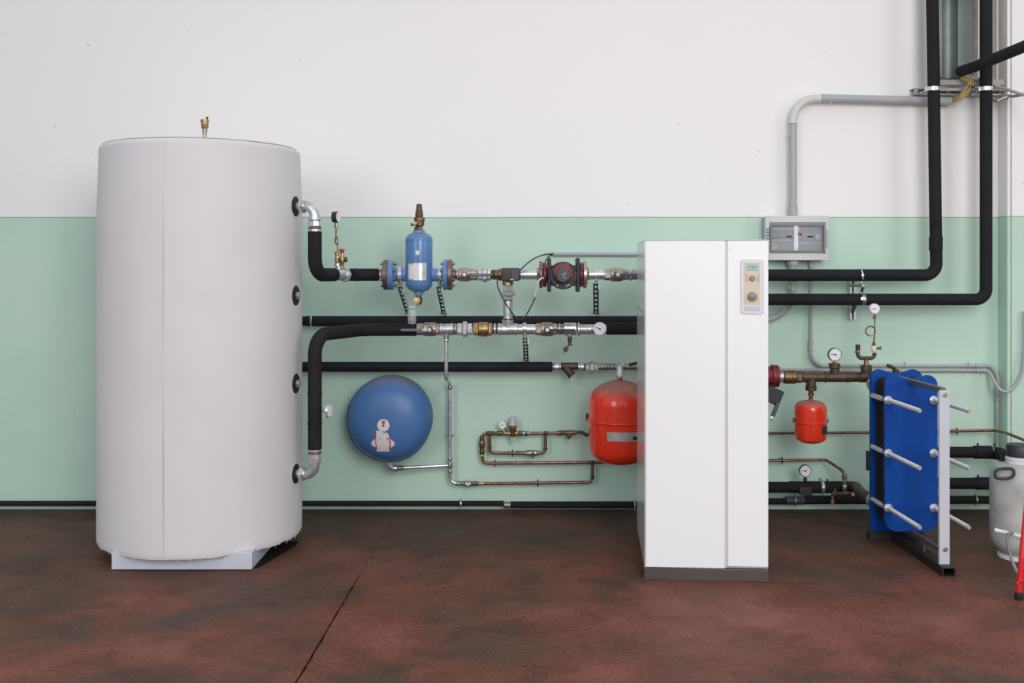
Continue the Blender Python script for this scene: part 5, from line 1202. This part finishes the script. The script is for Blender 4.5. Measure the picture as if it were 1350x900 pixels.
MB().prism(plate_outline(PW + .006, .048, .886, .05, .02), (XC, 5.308, 0), (1, 0, 0), (0, 0, 1), (0, .024, 0)).build('fixed_plate', 'bluehx', t, bevel=.0012)
n_ = 18
mp_ = None
for k in range(n_):
    y = 5.142 + (5.304 - 5.142) * k / n_
    zz = .008 * (1 if k % 2 else -1)
    if mp_ is None or k == 1:
        base = MB().prism(plate_outline(PW - .044 + zz * .5, .11, .85, .045, .05), (XC, y, 0), (1, 0, 0), (0, 0, 1), (0, .0045, 0)).build('heat_plate', 'gasket', t)
        if mp_ is None: mp_ = [base, y]
        else: alt = [base, y]
    else:
        src = mp_ if k % 2 == 0 else alt
        o = src[0].copy(); C.objects.link(o); o.parent = t; o.location = (0, y - src[1], 0)
rows = (.752, .487, .214)
for z in rows:
    for X in (1.879, 2.106):
        rod = MB().lathe((X, 5.36, z), (0, -1, 0), [(0, .0075), (.004, .010), (.640, .010), (.644, .0085)], 14)
        # raised thread on the free end
        p_ = .252
        while p_ < .636:
            rod.lathe((X, 5.36 - p_, z), (0, -1, 0), [(0, .010), (.0022, .0113), (.0044, .010)], 14, caps=False); p_ += .0062
        r_ = rod.build('tie_rod', 'chrome', t)
        MB().lathe((X, 5.1149, z), (0, -1, 0), [(0, .021), (.0035, .021)], 24).build('washer', 'chrome', t)
        MB().lathe((X, 5.1112, z), (0, -1, 0), [(0, .017), (.016, .017), (.017, .0155)], 6).build('nut', 'chrome', t, smooth=20)
# rods' sheaths between the plates on the left side
for z in rows: MB().lathe((1.879 - .010, 5.306, z), (0, -1, 0), [(0, .0135), (.004, .0145), (.120, .0145), (.160, .011)], 14).build('rod_sleeve', 'chrome', t)
MB().bb(XC - .013, XC + .013, 4.738, 5.30, .832, .856).build('guide_bar', 'guide', t, bevel=.002)
MB().bb(XC - .010, XC + .010, 4.738, 5.10, .088, .108).build('guide_bar', 'guide', t, bevel=.002)
MB().bb(XC - .0235, XC + .0235, 4.722, 4.737, .0435, .8455).build('support_column', 'hxcol', t, bevel=.001)
for z in (.826, .114):
    MB().lathe((XC + .003, 4.7218, z), (0, -1, 0), [(0, .0125), (.002, .0125)], 20).build('washer', 'galv', t)
    MB().lathe((XC + .003, 4.7196, z), (0, -1, 0), [(0, .010), (.007, .009)], 6).build('bolt_head', 'galvdull', t, smooth=20)
# base: open channel running to the column and a cross member under the fixed plate
bm_ = MB()
for (a, b, c_, d_) in ((-.030, .030, .038, .043), (-.030, .030, 0, .005), (-.030, -.025, .005, .038), (.025, .030, .005, .038)):
    bm_.bb(XC + a, XC + b, 4.675, 5.30, c_, d_)
bm_.build('base_rail', 'footblack', t)
MB().bb(XC - .142, XC + .135, 5.301, 5.345, .0, .046).build('base_crossbar', 'footblack', t, bevel=.001)
MB().tube([Vector((XC - .01, 4.93, .075)), Vector((XC - .01, 4.93, .045))], .006, 8).build('lower_stop', 'guide', t)
MB().prism([(0, 0), (.012, .0), (.02, .03), (.02, .07), (.012, .10), (0, .10)], (1.862 - .018, 5.315, .36), (1, 0, 0), (0, 0, 1), (0, .02, 0)).build('side_lug', 'gasket', t)
t = thing('lever_valve', 'black lever handle poking up behind the top of the blue plates', 'valve', P(1181, 492, 5.5))
MB().tube([P(1169.5, 481.4, 5.5), P(1178, 484.6, 5.5), P(1181.5, 490, 5.5)], .010, 10, .01, 4).build('lever', 'blackpl', t)
MB().LV(1181, 5.5, [(486.6, 2.4), (487, 4), (492, 4.4), (497, 4.4)], 10).build('valve_top', 'blackpl', t)

# ================================================================ white canister at the right edge
YC = 4.99; CXp = 1345.5
t = thing('canister', 'large off-white metal canister with a black screw cap at the right edge', 'canister', Vector((P(CXp, 0, YC).x, YC, 0)))
cx = P(CXp, 0, YC).x; R_ = .1385
zc = lambda py: H - (py - 356) * YC / F
MB().lathe((cx, YC, .0), (0, 0, 1), [(0, .098), (.003, .104), (.016, .104), (.022, .092)], 48).build('foot_ring', 'paper', t)
MB().lathe((cx, YC, .018), (0, 0, 1), [(0, .085), (.018, .105), (.035, .122), (.060, .134), (.085, R_), (zc(634) - .018, R_), (zc(622) - .018, .131), (zc(614) - .018, .112), (zc(611) - .018, .078), (zc(610) - .018, .072)], 64).build('canister_body', 'can', t)
MB().lathe((cx, YC, zc(610) + .0005), (0, 0, 1), [(0, .066), (.018, .066), (.019, .069), (.023, .069), (.024, .065), (.032, .065)], 40).build('neck', 'paper', t)
MB().lathe((cx, YC, zc(600.5) + .0005), (0, 0, 1), [(0, .064), (.002, .066), (.048, .066), (.054, .062), (.056, .05)], 40).build('screw_cap', 'blackpl', t)
for sgx in (-1, 1):
    hc = Vector((cx + sgx * .127, YC + sgx * .10, zc(618.6))); hu = Vector((sgx * .95, -sgx * .25, -.12)).normalized(); hv = Vector((.10, .1, 1)).normalized()
    pts = []
    for k in range(25):
        a = 2 * PI * k / 24; ca_, sa_ = math.cos(a), math.sin(a)
        pts.append(hc + hu * (.042 * math.copysign(abs(ca_) ** .7, ca_)) + hv * (.024 * math.copysign(abs(sa_) ** .7, sa_)))
    MB().sweep(pts, .0072, 10, caps=False).build('carry_handle', 'blackpl', t)
# ---- hose with white tube, red tripod leg
t = thing('spray_lance', 'white metal tube with a grey hose in front of the off-white canister', 'hose', P(1330, 705, 4.62))
a_ = P(1311, 698.4, 4.62); b_ = P(1336, 704, 4.60); c_ = P(1366, 716, 4.5)
MB().tube([a_, b_, c_], .0095, 14, .03, 4).build('lance_tube', 'paper', t)
MB().lathe(P(1343, 707, 4.58), (1, -.5, -.25), [(0, .011), (.002, .014), (.022, .014), (.024, .011)], 10).build('brass_joint', 'cream', t)
MB().spline([P(1336, 703, 4.595), P(1331, 702.4, 4.585), P(1328, 708, 4.58), P(1329, 720, 4.57), P(1334, 738, 4.55), P(1341, 754, 4.52), P(1347, 762, 4.46)], .0068, 10).build('hose', 'knob', t)
t = thing('red_stand', 'red tubular stand leg with a black rubber foot at the right edge', 'stand', Vector((2.17, 4.355, 0)))
f0 = Vector(P(1343.5, 788, 4.355)); top = Vector(P(1352, 640, 4.44))
hub = Vector((2.60, 4.46, .80))
mid_ = P(1347.6, 735, 4.36)
MB().tube([f0 + Vector((0, 0, .022)), Vector((mid_.x, mid_.y, mid_.z)), P(1356, 650, 4.40), Vector((hub.x - .06, hub.y, .80))], .0135, 16, (.05, .1), 6).build('leg', 'redpost', t)
MB().lathe((f0.x, f0.y, 0), (.02, 0, 1), [(0, .016), (.003, .018), (.032, .017), (.035, .014)], 18).build('rubber_foot', 'blackpl', t)
for (fx, fy) in ((2.95, 4.22), (2.92, 4.80)):
    MB().tube([Vector((fx, fy, .022)), Vector((hub.x + .05, hub.y + (.03 if fy > 4.5 else -.03), .80))], .0135, 14).build('leg', 'redpost', t)
    MB().lathe((fx, fy, 0), (0, 0, 1), [(0, .016), (.003, .018), (.032, .017)], 16).build('rubber_foot', 'blackpl', t)
MB().lathe((hub.x, hub.y, .80), (0, 0, 1), [(0, .05), (.01, .09), (.03, .09), (.04, .05)], 28).build('top_plate', 'redpost', t)
k_ = P(1342.5, 765.6, 4.34)
mb = MB().lathe(k_, (1, 0, 0), [(0, .006), (.003, .009), (.010, .009), (.012, .005), (.02, .005)], 12); mb.tube([k_ + Vector((.0, 0, 0)), k_ + Vector((-.006, -.004, -.012))], .004, 8); mb.build('clamp_screw', 'redpost', t)
